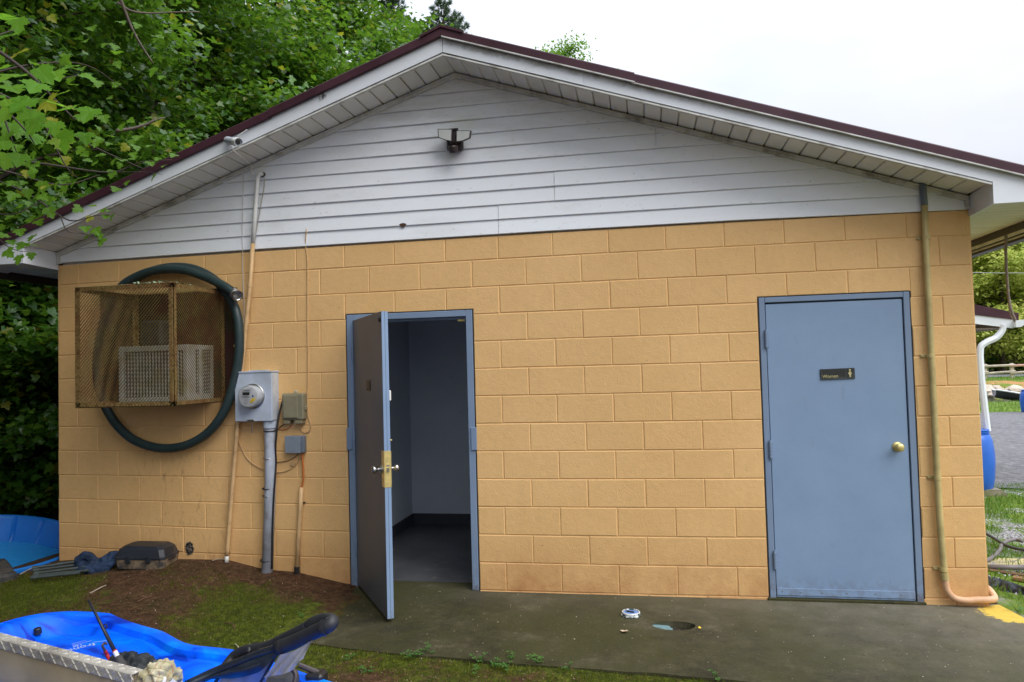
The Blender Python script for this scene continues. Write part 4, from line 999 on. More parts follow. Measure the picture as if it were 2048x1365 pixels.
# ---- hole in the wall at the foot
q = W(379, 1097, -.003); b = MB(); rr = random.Random(2); n = 18
ring = [Vector((q.x+(.030+.008*rr.random())*math.cos(t)*(1.0), -.0032, q.z+(.044+.012*rr.random())*math.sin(t))) for t in [i*2*math.pi/n for i in range(n)]]
b.add(ring, [tuple(range(n))]); pit = b.build('wall_hole', simple('dark_hollow', (.012, .010, .009), .95), None); tag(pit, 'small broken hole in the blocks above the soil, filled with dark rubble', 'hole')
b = MB()
for i in range(16):
    t, r_ = rr.random()*6.3, rr.random()**.5*.75; s = rr.uniform(.005, .011)
    b.lathe([(.001, -s), (s*.8, -s*.6), (s, 0), (s*.7, s*.6), (.001, s)], 6, Matrix.Translation((q.x+.03*r_*math.cos(t), -.006, q.z+.045*r_*math.sin(t)))@Matrix.Rotation(rr.random()*3, 4, 'X'))
for i in range(n): 
    b.lathe([(.001, -.006), (.006, -.003), (.007, .002), (.001, .006)], 5, Matrix.Translation(ring[i])@Matrix.Rotation(rr.random()*3, 4, 'Y'))
stuff(b.build('rubble', simple('dark_rubble', (.09, .075, .06), .9, var=.5, scale=60), pit))

# ================================================================== THINGS ON THE GROUND
def tz0(x, y): return terrain(x, y)
# ---- paddling pool
M_POOL = simple('blue_pool_plastic', (.012, .17, .58), .35, var=.12, scale=3)
M_POOLDK = simple('pool_outside_plastic', (.010, .10, .40), .4, var=.12, scale=3)
pool = thing('paddling_pool', 'round blue plastic paddling pool with ribbed wall and water, left of the building corner', 'paddling pool', (-.8, 0, -.05))
# the pool leans on the rising bank, rim tipped towards the yard, its side pressed against the building corner
_a = R(75); _t = R(9); PVd = Vector((-math.sin(_a), math.cos(_a), 0)); PSd = Vector((math.cos(_a), math.sin(_a), 0)); PUp = PVd*math.cos(_t)+Vector((0, 0, 1))*math.sin(_t); PNr = PSd.cross(PUp)
PC = Vector((-.8, 0, .25)); PR = .80
def PPt(r, t, z):
    v = PC+PSd*(r*math.cos(t))+PUp*(r*math.sin(t))+PNr*z
    if v.x > .035: v.x = .035+(v.x-.035)*.02
    return v
b = MB(); P = []; N = 192
for i in range(N+1):
    t = 2*math.pi*i/N; rib = -.016*(1 if (i % 10) == 0 else 0)
    P.append([PPt(r, t, z) for r, z in ((PR+.012, -.035), (PR+.022, -.03), (PR+.020, -.004), (PR+.006, .004), (PR-.012, -.002), (PR-.024-rib, -.03), (PR-.055-rib*1.5, -.15), (PR-.085-rib*.6, -.262), (PR-.12, -.28), (.4, -.284), (.001, -.284))])
b.grid(P); b.build('inner_wall', M_POOL, pool, smooth=False, recalc=False)
b = MB(); P = []
for i in range(N+1):
    t = 2*math.pi*i/N; rib = .014*(1 if (i % 8) in (0, 1) else 0)
    P.append([PPt(r, t, z) for r, z in ((PR+.010, -.036), (PR-.01+rib, -.06), (PR-.04+rib, -.2), (PR-.07, -.40))])
b.grid(P); b.build('outer_wall', M_POOLDK, pool, smooth=False, recalc=False)
m = Mat('pool_water', .05, .5); m.col((.03, .30, .72)); m.b.inputs['Roughness'].default_value = .12; m.bump(m.math('ADD', m.noise(22, 3, stretch=(1, 3, 1)), m.noise(50, 2)), .8, .015)
b = MB(); P = []; lvl = .065
for i in range(N+1):
    t = 2*math.pi*i/N; row = []
    for k_ in range(13):                                   # level sheet clipped to the inside of the wall
        r = (PR-.07)*(1-k_/12)+.0; v = PPt(r, t, -.25+.0); row.append(v+PNr*.02)
    P.append(row)
b.grid(P); b.build('water', m.m, pool, smooth=True, recalc=False)
# ---- dark cushion-like box in front of the pool
db = thing('foam_block', 'dirty black foam block lying in front of the blue pool at the left edge', 'foam block', (.0, -.45, .05))
cc = G(20, 1150, .10); Mb = Matrix.Translation((cc.x-.22, cc.y+.02, .06))@Matrix.Rotation(R(-38), 4, 'Z')
b = MB(); b.bbox(-.34, .30, -.16, .16, -.035, .075, .022, Mb); b.build('block', simple('dirty_black_foam', (.020, .022, .024), .8, var=.4, scale=14, dirt=(.12, .095, .07), dirt_at=(.42, .62), bump=.3), db, smooth=False, recalc=False)
# ---- folded camping chair
ch = thing('folded_camping_chair', 'collapsed camping chair with grey poles and crumpled navy fabric beside the wall', 'camping chair', (.5, -.2, .12))
b = MB(); rr = random.Random(11)
for (a, c) in (((68, 1136), (165, 1122)), ((70, 1141), (170, 1128)), ((72, 1147), (175, 1134)), ((70, 1152), (178, 1141)), ((66, 1156), (160, 1146)), ((120, 1128), (200, 1118))):
    p, q = G(*a, .135), G(*c, .15); b.tube([p, q], .0105, 8)
    Mq = Matrix.Translation(p)@(q-p).to_track_quat('Z', 'Y').to_matrix().to_4x4(); b.lathe([(.001, -.014), (.015, -.012), (.015, .02), (.011, .024)], 8, Mq)
b.build('poles', simple('grey_green_tube', (.07, .085, .085), .45, .3), ch, smooth=False)
M_NAVY = simple('navy_canvas', (.012, .030, .075), .8, var=.35, scale=10, dirt=(.13, .10, .085), dirt_at=(.56, .64), bump=.4)
def crumple(name, c, ax, ay, h, rot, seed, mat, parent, amp=.35, freq=4., n=44, floor=True):
    b = MB(); P = []
    Mx = Matrix.Translation(c)@Matrix.Rotation(rot, 4, 'Z')
    for i in range(n+1):
        row = []
        for j in range(n+1):
            u, v = -1+2*i/n, -1+2*j/n
            # square -> disc
            x, y = u*math.sqrt(1-v*v/2), v*math.sqrt(1-u*u/2); r = min(1, math.hypot(x, y))
            z = (1-r**2.4)**.8 if r < 1 else 0
            f1_ = noise.noise(Vector((x*freq*.45+seed, y*freq*.3, seed*.3)))
            f2_ = 1-min(1, abs(noise.noise(Vector((x*freq*.45+y*freq*.2+seed*2, y*freq*.35+3, seed))))*3.2)
            z = z*(.66+amp*f1_*1.3+amp*.55*f2_)+.03*z*noise.noise(Vector((x*6, y*6, seed)))
            wob = 1+.16*noise.noise(Vector((math.atan2(y, x)*1.5, seed, 2)))
            row.append(Mx@Vector((x*ax*wob, y*ay*wob, z*h)))
        P.append(row)
    b.grid(P); return b.build(name, mat, parent, smooth=True)
def blob(name, runs, mat, parent, voxel=.009, amp=.012, freq=16., seed=0., squash=None):
    """soft folded cloth: fat overlapping folds fused into one skin"""
    b = MB()
    for pts, rad in runs:
        pts = [Vector(p_) for p_ in pts]; q = spline(pts, 6); n_ = len(q); rr_ = []
        for i in range(n_):
            u = i/(n_-1); k_ = u*(len(rad)-1); j = min(int(k_), len(rad)-2); rr_.append(rad[j]+(rad[j+1]-rad[j])*(k_-j))
        b.tube(q, rr_, 12)
        for e_, r_ in ((q[0], rr_[0]), (q[-1], rr_[-1])):
            bm = bmesh.new(); bmesh.ops.create_icosphere(bm, subdivisions=2, radius=r_*.99, matrix=Matrix.Translation(e_)); b.bm(bm)
    o = bpy.data.objects.new('tmp', b.mesh('tmp', mat)); C.objects.link(o)
    md = o.modifiers.new('r', 'REMESH'); md.mode = 'VOXEL'; md.voxel_size = voxel; md = o.modifiers.new('s', 'SMOOTH'); md.iterations = 3; md.factor = .5
    dg = bpy.context.evaluated_depsgraph_get(); me = bpy.data.meshes.new_from_object(o.evaluated_get(dg)); bpy.data.objects.remove(o)
    nn = [v.normal.copy() for v in me.vertices]
    for v, n_ in zip(me.vertices, nn):
        c_ = v.co*freq+Vector((seed, 0, 0)); f_ = 1-min(1, abs(noise.noise(Vector((c_.x, c_.y*1.3, c_.z*.8))))*3)
        v.co += n_*(amp*(f_-.45)+amp*.5*noise.noise(c_*2.3))
    for p_ in me.polygons: p_.use_smooth = True
    me.name = name; me.materials.clear(); me.materials.append(mat); me.update(); return link(name, me, parent)
w_ = lambda px, py, y=-.22: W(px, py, y)
blob('fabric', [([w_(150, 1143), w_(158, 1122), w_(170, 1109), w_(184, 1114), w_(192, 1124)], [.018, .035, .032, .03, .03]), ([w_(152, 1142, -.28), w_(180, 1141, -.3), w_(205, 1137, -.28), w_(228, 1124, -.24)], [.025, .04, .042, .025]),
               ([w_(165, 1132), w_(195, 1127), w_(215, 1117), w_(229, 1107, -.18), w_(238, 1108, -.16), w_(242, 1122, -.16)], [.04, .04, .03, .03, .024, .02]), ([w_(186, 1132, -.24), w_(212, 1129, -.22), w_(236, 1120, -.16)], [.045, .04, .03])], M_NAVY, ch, .010, .014, 13., 2.)
# ---- tool case
M_CASE = simple('black_case_plastic', (.012, .016, .024), .5, var=.25, scale=8, dirt=(.10, .075, .055), dirt_at=(.5, .75), bump=.15)
M_CASEMUD = simple('muddy_case_plastic', (.24, .175, .11), .75, var=.35, scale=10, dirt=(.03, .03, .032), dirt_at=(.48, .6), bump=.2)
case = thing('tool_case', 'muddy dark hard-shell tool case lying against the wall below the hose', 'tool case', (1.0, -.1, .15))
Mk = Matrix.Translation((.985, -.145, .135))@Matrix.Rotation(R(7), 4, 'Z')@Matrix.Rotation(R(1.5), 4, 'Y')
def loft_box(b, prof, M):
    """prof: list of (half x, half y, z, chamfer)"""
    rings = []
    for hx_, hy_, z, c in prof: rings.append([M@Vector(q) for q in ((hx_-c, -hy_, z), (hx_, -hy_+c, z), (hx_, hy_-c, z), (hx_-c, hy_, z), (-hx_+c, hy_, z), (-hx_, hy_-c, z), (-hx_, -hy_+c, z), (-hx_+c, -hy_, z))])
    base = len(b.v)
    for rg in rings: b.v += [tuple(v) for v in rg]
    for i in range(len(rings)-1):
        for k in range(8): b.f.append((base+i*8+k, base+i*8+(k+1) % 8, base+(i+1)*8+(k+1) % 8, base+(i+1)*8+k)); b.m.append(b.cur)
    b.f.append(tuple(base+k for k in reversed(range(8)))); b.f.append(tuple(base+(len(rings)-1)*8+k for k in range(8))); b.m += [b.cur, b.cur]
b = MB(); loft_box(b, [(.185, .115, 0, .02), (.19, .12, .006, .022), (.198, .128, .078, .024)], Mk); b.build('bottom_shell', M_CASEMUD, case)
b = MB(); loft_box(b, [(.202, .132, .079, .024), (.202, .132, .092, .024), (.196, .126, .10, .026), (.180, .112, .150, .03), (.150, .088, .172, .03), (.14, .08, .174, .03)], Mk); b.build('top_shell', M_CASE, case)
b = MB(); b.bbox(-.10, -.06, -.138, -.129, .055, .105, .003, Mk); b.bbox(.06, .10, -.138, -.129, .055, .105, .003, Mk); b.bbox(.199, .208, -.05, .05, .06, .075, .003, Mk); b.build('latch', M_CASE, case, recalc=False)
b = MB()
for i in range(16): b.bbox(-.15+i*.0195, -.14+i*.0195, -.1335, -.1322, .096, .107, .0004, Mk) if False else b.box(-.15+i*.0195, -.141+i*.0195, -.1345, -.1322, .0795, .0915, Mk)
b.build('ribs', M_CASE, case, recalc=False)
# ---- plastic lid on the concrete
ld = thing('jar_lid', 'round blue and white screw lid lying on the concrete near the drain hole', 'lid', (4.77, -.4, SLABZ))
p = G(1262, 1231, SLABZ); Ml = Matrix.Translation((p.x, p.y, SLABZ+.002))
b = MB(); b.lathe([(.058, 0), (.066, 0), (.066, .004), (.060, .006), (.060, .020), (.057, .024), (.052, .024), (.050, .018)], 36, Ml, cap=False); b.build('rim', simple('chipped_white_rim', (.62, .63, .62), .4, var=.1, scale=60, dirt=(.04, .07, .06), dirt_at=(.5, .55)), ld)
b = MB(); b.lathe([(.001, .017), (.050, .0165)], 36, Ml, cap=False); b.build('disc', simple('blue_lid_face', (.14, .26, .55), .35, var=.4, scale=30), ld)
b = MB(); b.bbox(-.03, .025, -.006, .006, .018, .026, .003, Ml@Matrix.Rotation(R(-20), 4, 'Z')); b.build('grip', M_BLACK, ld, recalc=False)
# ---- fallen pale leaf
def leaf_geo(b, M, pts, fold=.25):
    n = len(pts); base = len(b.v); b.v += [tuple(M@Vector((x, y, abs(x)*fold))) for x, y in pts]
    return base
MAPLE = [(0, 0), (.14, -.04), (.34, -.08), (.37, .05), (.56, .10), (.50, .20), (.66, .40), (.50, .40), (.46, .50), (.33, .48), (.30, .56), (.34, .70), (.40, .82), (.24, .80), (.17, .88), (.10, .98), (0, 1.08)]
MAPLE = MAPLE+[(-x, y) for x, y in reversed(MAPLE[1:-1])]
def maple_mesh(name, mat, curl=.18):
    b = MB(); c = (0, .34); n = len(MAPLE)
    def zz_(x, y): return abs(x)*.16-curl*((y-.3)**2)-.10*x*x+.03*math.sin(x*9)*math.cos(y*7)
    vs = [(c[0], c[1], zz_(*c))]+[(x, y, zz_(x, y)) for x, y in MAPLE]
    fs = [(0, 1+i, 1+(i+1) % n) for i in range(n)]
    b.add(vs, fs); b.box(-.008, .008, -.42, .0, -.006, .004)
    return b.mesh(name, mat)
rr = random.Random(21)
def fallen(px, py, z, s, mat, label, rot=None, name='fallen_leaf'):
    me = maple_mesh('leaf', mat, -.25); p = G(px, py, z); o = bpy.data.objects.new(name, me); C.objects.link(o)
    o.location = (p.x, p.y, z+.012); o.scale = (s, s, s); o.rotation_euler = (rr.uniform(-.3, .3), rr.uniform(-.3, .3), rr.random()*6.3 if rot is None else rot)
    return tag(o, label, 'leaf')
M_PALEPINK = simple('pale_pinkish_dry_leaf', (.55, .42, .34), .7, var=.2)
fallen(1254, 1267, SLABZ, .045, simple('white_orange_dry_leaf', (.62, .50, .36), .6, var=.3, scale=60), 'small curled pale leaf with its stem on the concrete below the screw lid', 1.0)
fallen(618, 1214, -.03, .055, M_PALEPINK, 'pinkish grey dead leaf on the moss near the open door')
fallen(403, 1151, .03, .04, simple('pale_green_leaf', (.35, .38, .25), .7), 'small pale leaf on the brown soil in front of the leaning pipe')
fallen(438, 1132, .08, .06, simple('grey_dead_leaf', (.30, .27, .23), .8), 'crumpled grey dead leaf at the foot of the leaning pipe')
fallen(322, 1203, .02, .05, M_WEED, 'small green leaf lying on the mossy soil left of centre')
fallen(645, 1154, .03, .03, M_LITTERL, 'tiny white scrap at the foot of the wall left of the open door')
fallen(150, 1205, .02, .05, simple('grey_tan_leaf', (.24, .21, .17), .8), 'dull grey-brown dead leaf on the moss above the kayak')
fallen(1400, 1261, SLABZ, .018, M_YELLOW, 'tiny yellow leaf fragment beside the drain hole')
# ---- sump hole with a broken plate in it
pit = thing('drain_hole', 'oval hole broken in the concrete with a pale blue plate and debris inside', 'drain hole', (hole_c.x, hole_c.y, -.1))
b = MB(); P = []
for i in range(29):
    t = i*math.pi/14; f = lambda s: (hole_c.x+hole_r[0]*s*math.cos(t)*(1+.06*math.sin(3*t)), hole_c.y+hole_r[1]*s*math.sin(t)*(1+.08*math.sin(2*t+1)))
    P.append([(*f(1.003), SLABZ-.003), (*f(1.02), -.07), (*f(.85), -.11), (*f(.01), -.115)])
b.grid(P); b.build('pit', simple('wet_dark_earth', (.03, .02, .013), .6, var=.6, scale=40, bump=.6), pit, recalc=False)
p = G(1328, 1254, -.05); b = MB(); Mp = Matrix.Translation((p.x-.005, p.y, -.05))@Matrix.Rotation(R(6), 4, 'Y')@Matrix.Rotation(R(-5), 4, 'X'); q = [(-.075, -.03), (-.05, -.05), (.01, -.058), (.055, -.042), (.06, -.01), (.04, .012), (.045, .035), (.0, .055), (-.05, .045), (-.078, .01)]
b.add([Mp@Vector((x, y, 0)) for x, y in q]+[Mp@Vector((x, y, -.006)) for x, y in q], [tuple(range(10)), tuple(reversed(range(10, 20)))]+[(i, (i+1) % 10, 10+(i+1) % 10, 10+i) for i in range(10)]); b.build('broken_plate', simple('pale_blue_plate', (.20, .34, .37), .35, var=.2, scale=25, dirt=(.06, .10, .10), dirt_at=(.55, .7)), pit)
b = MB()
for i in range(90):
    x, y = hole_c.x+rr.gauss(.03, .05), hole_c.y+rr.gauss(.0, .035); s = rr.uniform(.003, .009)
    if ((x-hole_c.x)/.12)**2+((y-hole_c.y)/.075)**2 > 1: continue
    b.lathe([(.001, -s), (s, 0), (.001, s*.7)], 5, Matrix.Translation((x, y, -.095+rr.random()*.02)))
stuff(b.build('debris', M_LITTER, pit))

# ---- kayak
m = Mat('blue_swirled_plastic', .38, .3)
wv = m.noise(2.2, 4, .5, stretch=(1., 2.4, 1.5), dist=1.6)
base = m.ramp(wv, [(.36, (.0, .035, .45)), (.44, (.0, .11, .92)), (.58, (.0, .16, 1.)), (.68, (.0, .27, 1.))])
dr = m.ramp(m.noise(5, 6, .7, stretch=(1, 3, 1), off=4), [(.62, 0.), (.74, .55)]); base = m.mix(dr, base, (.08, .20, .34)); sc1 = m.ramp(m.noise(26, 7, .8, stretch=(.5, 2.2, 1), off=9), [(.64, 0.), (.68, .7)]); base = m.mix(m.math('MULTIPLY', sc1, m.ramp(m.noise(2.4, 2, off=3), [(.5, 0.), (.6, 1.)])), base, (.35, .5, .65)); m.col(base); m.bump(m.noise(30, 3), .08, .004); M_KAYAK = m.m
kay = thing('kayak', 'bright blue sit-on kayak with swirled plastic and recessed deck in the foreground', 'kayak', (2.3, -2.1, -.05))
K0 = Vector((1.335, -1.79)); KD = Vector((.945, -.327)).normalized(); KN = Vector((-KD.y, KD.x))
def kw(s):   # half width along the hull
    return .41*min(1, (max(s, 0)/.32))**.42*(1-.15*sstep(.75, 1.12, s)+.15*sstep(1.12, 1.45, s)-.10*sstep(1.6, 2.2, s)-.5*sstep(3.2, 4.0, s))
def kz(s): return .215+.06*math.exp(-(s/.35)**2)-.02*sstep(1.2, 1.9, s)+.02*sstep(2.2, 3., s)
def kpt(s, t, z): v = K0+KD*s+KN*t; return (v.x, v.y, z)
b = MB(); P = []; S = [.0008, .003, .007, .013, .022, .035, .05, .07, .095, .125, .16]+[.2+i*.04 for i in range(92)]
for s in S:
    w_, g_ = kw(s), kz(s); zb = -.09+.12*math.exp(-(s/.25)**2)
    inn = max(.0, w_-.055); fl_ = max(0, w_-.125); e = sstep(.05, .24, s); fz_ = .168-.055*sstep(.75, 1.1, s); fz_ = fz_+(g_-fz_)*(1-e)
    rib = .010*math.sin(s*16)*(1 if w_ > .2 else 0)*0
    half = [(0, zb), (w_*.55, zb+.01), (w_*.92, zb+.10), (w_, g_-.03), (w_+.012*e, g_-.026), (w_+.014*e, g_-.004), (w_+.006*e, g_+.003), (w_-.030*e-.002, g_+.004), (inn*1.0+.001, g_-.004*e), (inn-.012*e, g_-.035*e), (inn-.045*e, (g_*.45+fz_*.55)+.004), (fl_*1.01+.0005, fz_+.012*e), (fl_*.93, fz_), (fl_*.4, fz_+.010*math.sin(s*5)), (0, fz_+.004)]
    row = [kpt(s, t, z) for t, z in half]+[kpt(s, -t, z) for t, z in reversed(half[1:-1])]
    P.append(row)
b.grid(P, closed=True); hull = b.build('hull', M_KAYAK, kay, smooth=True); hull.data.set_sharp_from_angle(angle=R(32))
# moulded ridges on the deck shelf
b = MB(); Wd = []
for s0 in (1.15, 1.62):
    P = []
    for i in range(9):
        s = s0+i*.05; w_ = kw(s); row = []
        for j in range(9):
            t = w_-.11-.014*j; row.append(kpt(s, t, kz(s)-.035-.006*j+.014*math.sin(math.pi*i/8)*math.sin(math.pi*j/8)))
        P.append(row)
    b.grid(P)
b.build('deck_ridge', M_KAYAK, kay, smooth=True)
p = G(75, 1256, .245); b = MB(); b.lathe([(.001, .012), (.016, .012), (.020, .008), (.020, -.02)], 16, Matrix.Translation((p.x, p.y, .232))@Matrix.Rotation(R(8), 4, 'X'), cap=False); b.build('drain_plug', M_BLACK, kay)
# lettering on the floor (reads upside down from the wall side)
kang = math.atan2(KD.y, KD.x); fa, fb = G(188, 1286, .1745), G(138, 1299, .1745)
TM = Matrix.Translation(fa)@Matrix.Rotation(math.atan2(fb.y-fa.y, fb.x-fa.x), 4, 'Z')
M_KPRINT = simple('pale_deck_print', (.50, .62, .72), .5)
text_mesh('frontier', .062, TM, M_KPRINT, 'lettering', kay); text_mesh('120', .032, TM@Matrix.Translation((.05, -.035, 0)), M_KPRINT, 'lettering', kay)
b = MB()
def lstrip(b, a, c, w_=.005): 
    a, c = Vector((*a, 0)), Vector((*c, 0)); n_ = (c-a).normalized().cross(Vector((0, 0, 1)))*w_/2; b.add([TM@(v+Vector((0, 0, .0006))) for v in (a-n_, a+n_, c+n_, c-n_)], [(0, 1, 2, 3)])
lstrip(b, (-.06, .02), (.0, -.008), .004); lstrip(b, (.0, -.045), (.20, -.045), .004); lstrip(b, (.02, -.075), (.22, -.07), .004); lstrip(b, (.22, -.07), (.30, -.02), .004); b.build('logo_lines', M_KPRINT, kay, recalc=False)
# ---- steel-edged box side in the near left corner
bx = thing('cargo_box_side', 'beige metal cargo box side with diamond plate rim in the near left corner', 'cargo box', (2.0, -2.5, -.1))
E0, E1 = G(-160, 1222, .4), G(287, 1337, .4); ed = (E1-E0).normalized(); en = Vector((ed.y, -ed.x, 0))      # en points towards the viewer
if en.y > 0: en = -en
Mx = Matrix(((ed.x, -en.x, 0, E1.x), (ed.y, -en.y, 0, E1.y), (0, 0, 1, 0), (0, 0, 0, 1)))                 # local x along (0 at the right end), y away from the viewer
LBX = (E1-E0).length
b = MB(); b.bbox(-LBX, -.012, -.048, -.032, -.10, .3885, .003, Mx); b.bbox(-.030, -.012, -.031, -.005, -.10, .3885, .002, Mx); b.build('panel', simple('beige_enamelled_steel', (.40, .32, .18), .7, var=.18, scale=5, dirt=(.17, .12, .07), dirt_at=(.55, .75), bump=.08), bx, recalc=False)
M_DIA = simple('aluminium_diamond_plate', (.52, .49, .43), .5, .25, var=.2, scale=9, dirt=(.24, .22, .19), dirt_at=(.5, .7))
b = MB(); b.bbox(-LBX, 0, -.050, .0, .390, .396, .002, Mx); b.bbox(-LBX, 0, -.056, -.0502, .352, .396, .002, Mx); rim = b.build('rim', M_DIA, bx, recalc=False)
b = MB(); nst = int(LBX/.040)
for i in range(nst):
    x = -.016-i*.040
    for k_, (yy_, zz_) in enumerate(((-.013, 0), (-.036, 0), (0, .384), (0, .363))):
        sgn_ = 1 if (i+k_) % 2 else -1; a_ = sgn_*R(42)
        if k_ < 2: Mt = Mx@Matrix.Translation((x, yy_, .396))@Matrix.Rotation(a_, 4, 'Z')
        else: Mt = Mx@Matrix.Translation((x+(.02 if k_ == 2 else 0), -.0562, zz_))@Matrix.Rotation(R(90), 4, 'X')@Matrix.Rotation(a_, 4, 'Z')
        b.add([Mt@Vector(q) for q in ((-.016, 0, 0), (-.005, -.0042, 0), (.005, -.0042, 0), (.016, 0, 0), (.005, .0042, 0), (-.005, .0042, 0), (-.008, 0, .0034), (.008, 0, .0034))], [(0, 1, 6), (1, 2, 7, 6), (2, 3, 7), (3, 4, 7), (4, 5, 6, 7), (5, 0, 6)])
stuff(b.build('tread_bumps', M_DIA, rim, recalc=False))
# ---- rag knotted over the end of the rim
m = Mat('plaid_rag', .85, .2)
s1 = m.math('SINE', m.math('MULTIPLY', m.math('ADD', m.axis(0), m.math('MULTIPLY', m.noise(9, 2), .05)), 210.)); s2 = m.math('SINE', m.math('MULTIPLY', m.math('ADD', m.axis(1), m.axis(2)), 150.))
base = m.ramp(m.noise(12, 4), [(.35, (.36, .32, .18)), (.6, (.58, .53, .36))]); base = m.mix(m.math('MULTIPLY', m.math('GREATER_THAN', s1, .93), .7), base, (.36, .14, .10)); base = m.mix(m.math('GREATER_THAN', s2, .9), base, (.30, .27, .16)); m.col(base); m.bump(m.noise(160, 2), .4, .003)
rg = thing('rag', 'cream plaid rag bunched over the end of the diamond plate rim', 'rag', (2.85, -2.55, .3))
rc_ = G(318, 1350, .37)
r_ = lambda px, py, z: G(px, py, z)
blob('cloth', [([r_(284, 1362, .36), r_(294, 1348, .39), r_(310, 1340, .41), r_(330, 1338, .41), r_(343, 1346, .39), r_(349, 1362, .34), r_(350, 1380, .28)], [.02, .028, .032, .034, .03, .026, .024]),
              ([r_(300, 1366, .36), r_(312, 1352, .39), r_(330, 1350, .39), r_(338, 1360, .36)], [.03, .034, .034, .03]), ([r_(292, 1372, .34), r_(300, 1356, .37)], [.025, .028])], m.m, rg, .006, .016, 26., 4.)
blob('cloth', [([r_(312, 1376, .33), r_(326, 1366, .36), r_(340, 1372, .34)], [.034, .036, .030])], simple('white_cloth', (.60, .61, .63), .8, var=.15, bump=.3), rg, .007, .008, 20., 1.)
# ---- net bag lying in the kayak
blob('net_bag', [([G(225, 1322, .14), G(255, 1325, .15), G(290, 1335, .15), G(325, 1345, .14)], [.03, .05, .055, .035]), ([G(240, 1335, .14), G(280, 1350, .14), G(320, 1356, .13)], [.04, .05, .04]), ([G(262, 1318, .15), G(300, 1328, .16)], [.025, .03])], simple('black_netting', (.018, .022, .024), .6, var=.7, scale=24, dirt=(.10, .10, .11), dirt_at=(.58, .68), bump=.8), None, .010, .018, 18., 3.)
tag(bpy.data.objects['net_bag'], 'dark mesh bag lying in the kayak behind the diamond plate rim', 'bag')
# ---- fishing rod butt
rod = thing('fishing_rod', 'black fishing rod with thick grey handle and white band leaning in the kayak', 'fishing rod', (2.1, -1.9, .2))
a_, c_ = G(177, 1200, .47), G(252, 1347, .14)
d_ = c_-a_; pA = lambda t: a_+d_*t
b = MB(); b.tube([pA(0), pA(.3), pA(.70)], [.0055, .0075, .010], 8); b.build('blank', M_BLACK, rod, smooth=True)
b = MB(); b.tube([pA(.70), pA(.715)], .0115, 10); b.build('red_ring', simple('red_ring', (.5, .03, .03), .4), rod)
b = MB(); b.tube([pA(.715), pA(.78)], .0115, 10); b.build('white_band', M_WHITE, rod)
b = MB(); b.tube([pA(.78), pA(.80), pA(.88), pA(1.)], [.014, .019, .022, .020], 12); b.build('grip', simple('grey_foam_grip', (.05, .046, .044), .8), rod, smooth=True)
b = MB(); q = pA(.37); b.tube(spline([q, q+Vector((.02, -.0, .012)), q+Vector((.03, .0, -.005)), q+Vector((.012, 0, -.012))], 4), .003, 5); b.build('line_guide', M_BLACK, rod)
gr = thing('gaff_handle', 'short red handle with worn metal tip sticking up in the kayak', 'hand tool', (2.1, -1.95, .15))
b = MB(); b.tube(spline([G(221, 1326, .15), G(215, 1312, .17), G(210, 1302, .20)], 5), .009, 8); b.build('handle', simple('red_rubber', (.45, .02, .02), .4), gr, smooth=True)
b = MB(); b.tube(spline([G(210, 1302, .20), G(205, 1292, .23), G(209, 1287, .24), G(213, 1288, .24)], 5), .006, 8); b.build('tip', simple('brown_worn_metal', (.16, .10, .07), .5, .5), gr, smooth=True)
b = MB(); b.tube(spline([G(200, 1313, .15), G(207, 1309, .17), G(216, 1309, .17), G(222, 1314, .15)], 5), .0022, 5); tag(b.build('fishing_line_loop', M_BLACK, None, smooth=True), 'thin black line loop around the red handle in the kayak', 'line')
# ---- kayak seat with tube frame
seat = link('seat', None, kay)
M_TUBE = simple('black_painted_tube', (.015, .022, .035), .25, var=.2, spec=.6)
M_SLEEVE = simple('black_foam_sleeve', (.020, .021, .024), .55, var=.2)
def SP(px, py, t): # t: 0 at the lower left end, 1 at the upper right end of the frame
    return G(px, py, .28+.32*t)
near = [SP(372, 1372, 0), SP(430, 1345, .12), SP(480, 1325, .3), SP(520, 1309, .45), SP(556, 1297, .58), SP(590, 1283, .7), SP(625, 1266, .85), SP(650, 1255, .95), SP(662, 1247, 1.), SP(664, 1241, 1.02), SP(650, 1239, 1.0), SP(632, 1244, .95), SP(618, 1252, .88)]
off = Vector((0, .0, 0))
far = [SP(618, 1252, .88), SP(590, 1267, .75), SP(560, 1282, .6), SP(540, 1292, .5), SP(515, 1298, .42), SP(490, 1302, .35), SP(470, 1312, .25), SP(455, 1330, .15), SP(440, 1350, .05)]
b = MB(); b.tube(spline(near[:6], 5), .021, 12); b.build('frame_tube', M_TUBE, seat, smooth=True)
b = MB(); b.tube(spline(near[4:10], 6), .030, 14); b.tube(spline(near[8:], 5), .026, 12); b.build('foam_sleeve', M_SLEEVE, seat, smooth=True)
b = MB(); b.tube(spline(far, 5), .024, 12); b.build('frame_tube', M_SLEEVE, seat, smooth=True)
b = MB(); q = SP(647, 1256, .95); b.tube([q-Vector((.004, .0, .002)), q+Vector((.008, 0, .003))], .033, 14); q = SP(563, 1295, .6); b.tube([q-Vector((.005, 0, .002)), q+Vector((.005, 0, .003))], .034, 14); b.build('end_ring', M_BLACK, seat)
b = MB(); 
A_, D_ = spline(near[1:9], 4), spline(list(reversed(far))[1:], 4); n_ = min(len(A_), len(D_)); P = []
for i in range(n_):
    a_, d_ = A_[int(i*(len(A_)-1)/(n_-1))], D_[int(i*(len(D_)-1)/(n_-1))]; P.append([a_, a_.lerp(d_, .33)+Vector((0, 0, -.012)), a_.lerp(d_, .66)+Vector((0, 0, -.012)), d_])
b.grid(P); b.build('back_fabric', simple('black_seat_fabric', (.012, .013, .016), .8, var=.3, bump=.3), seat, smooth=True, recalc=False)
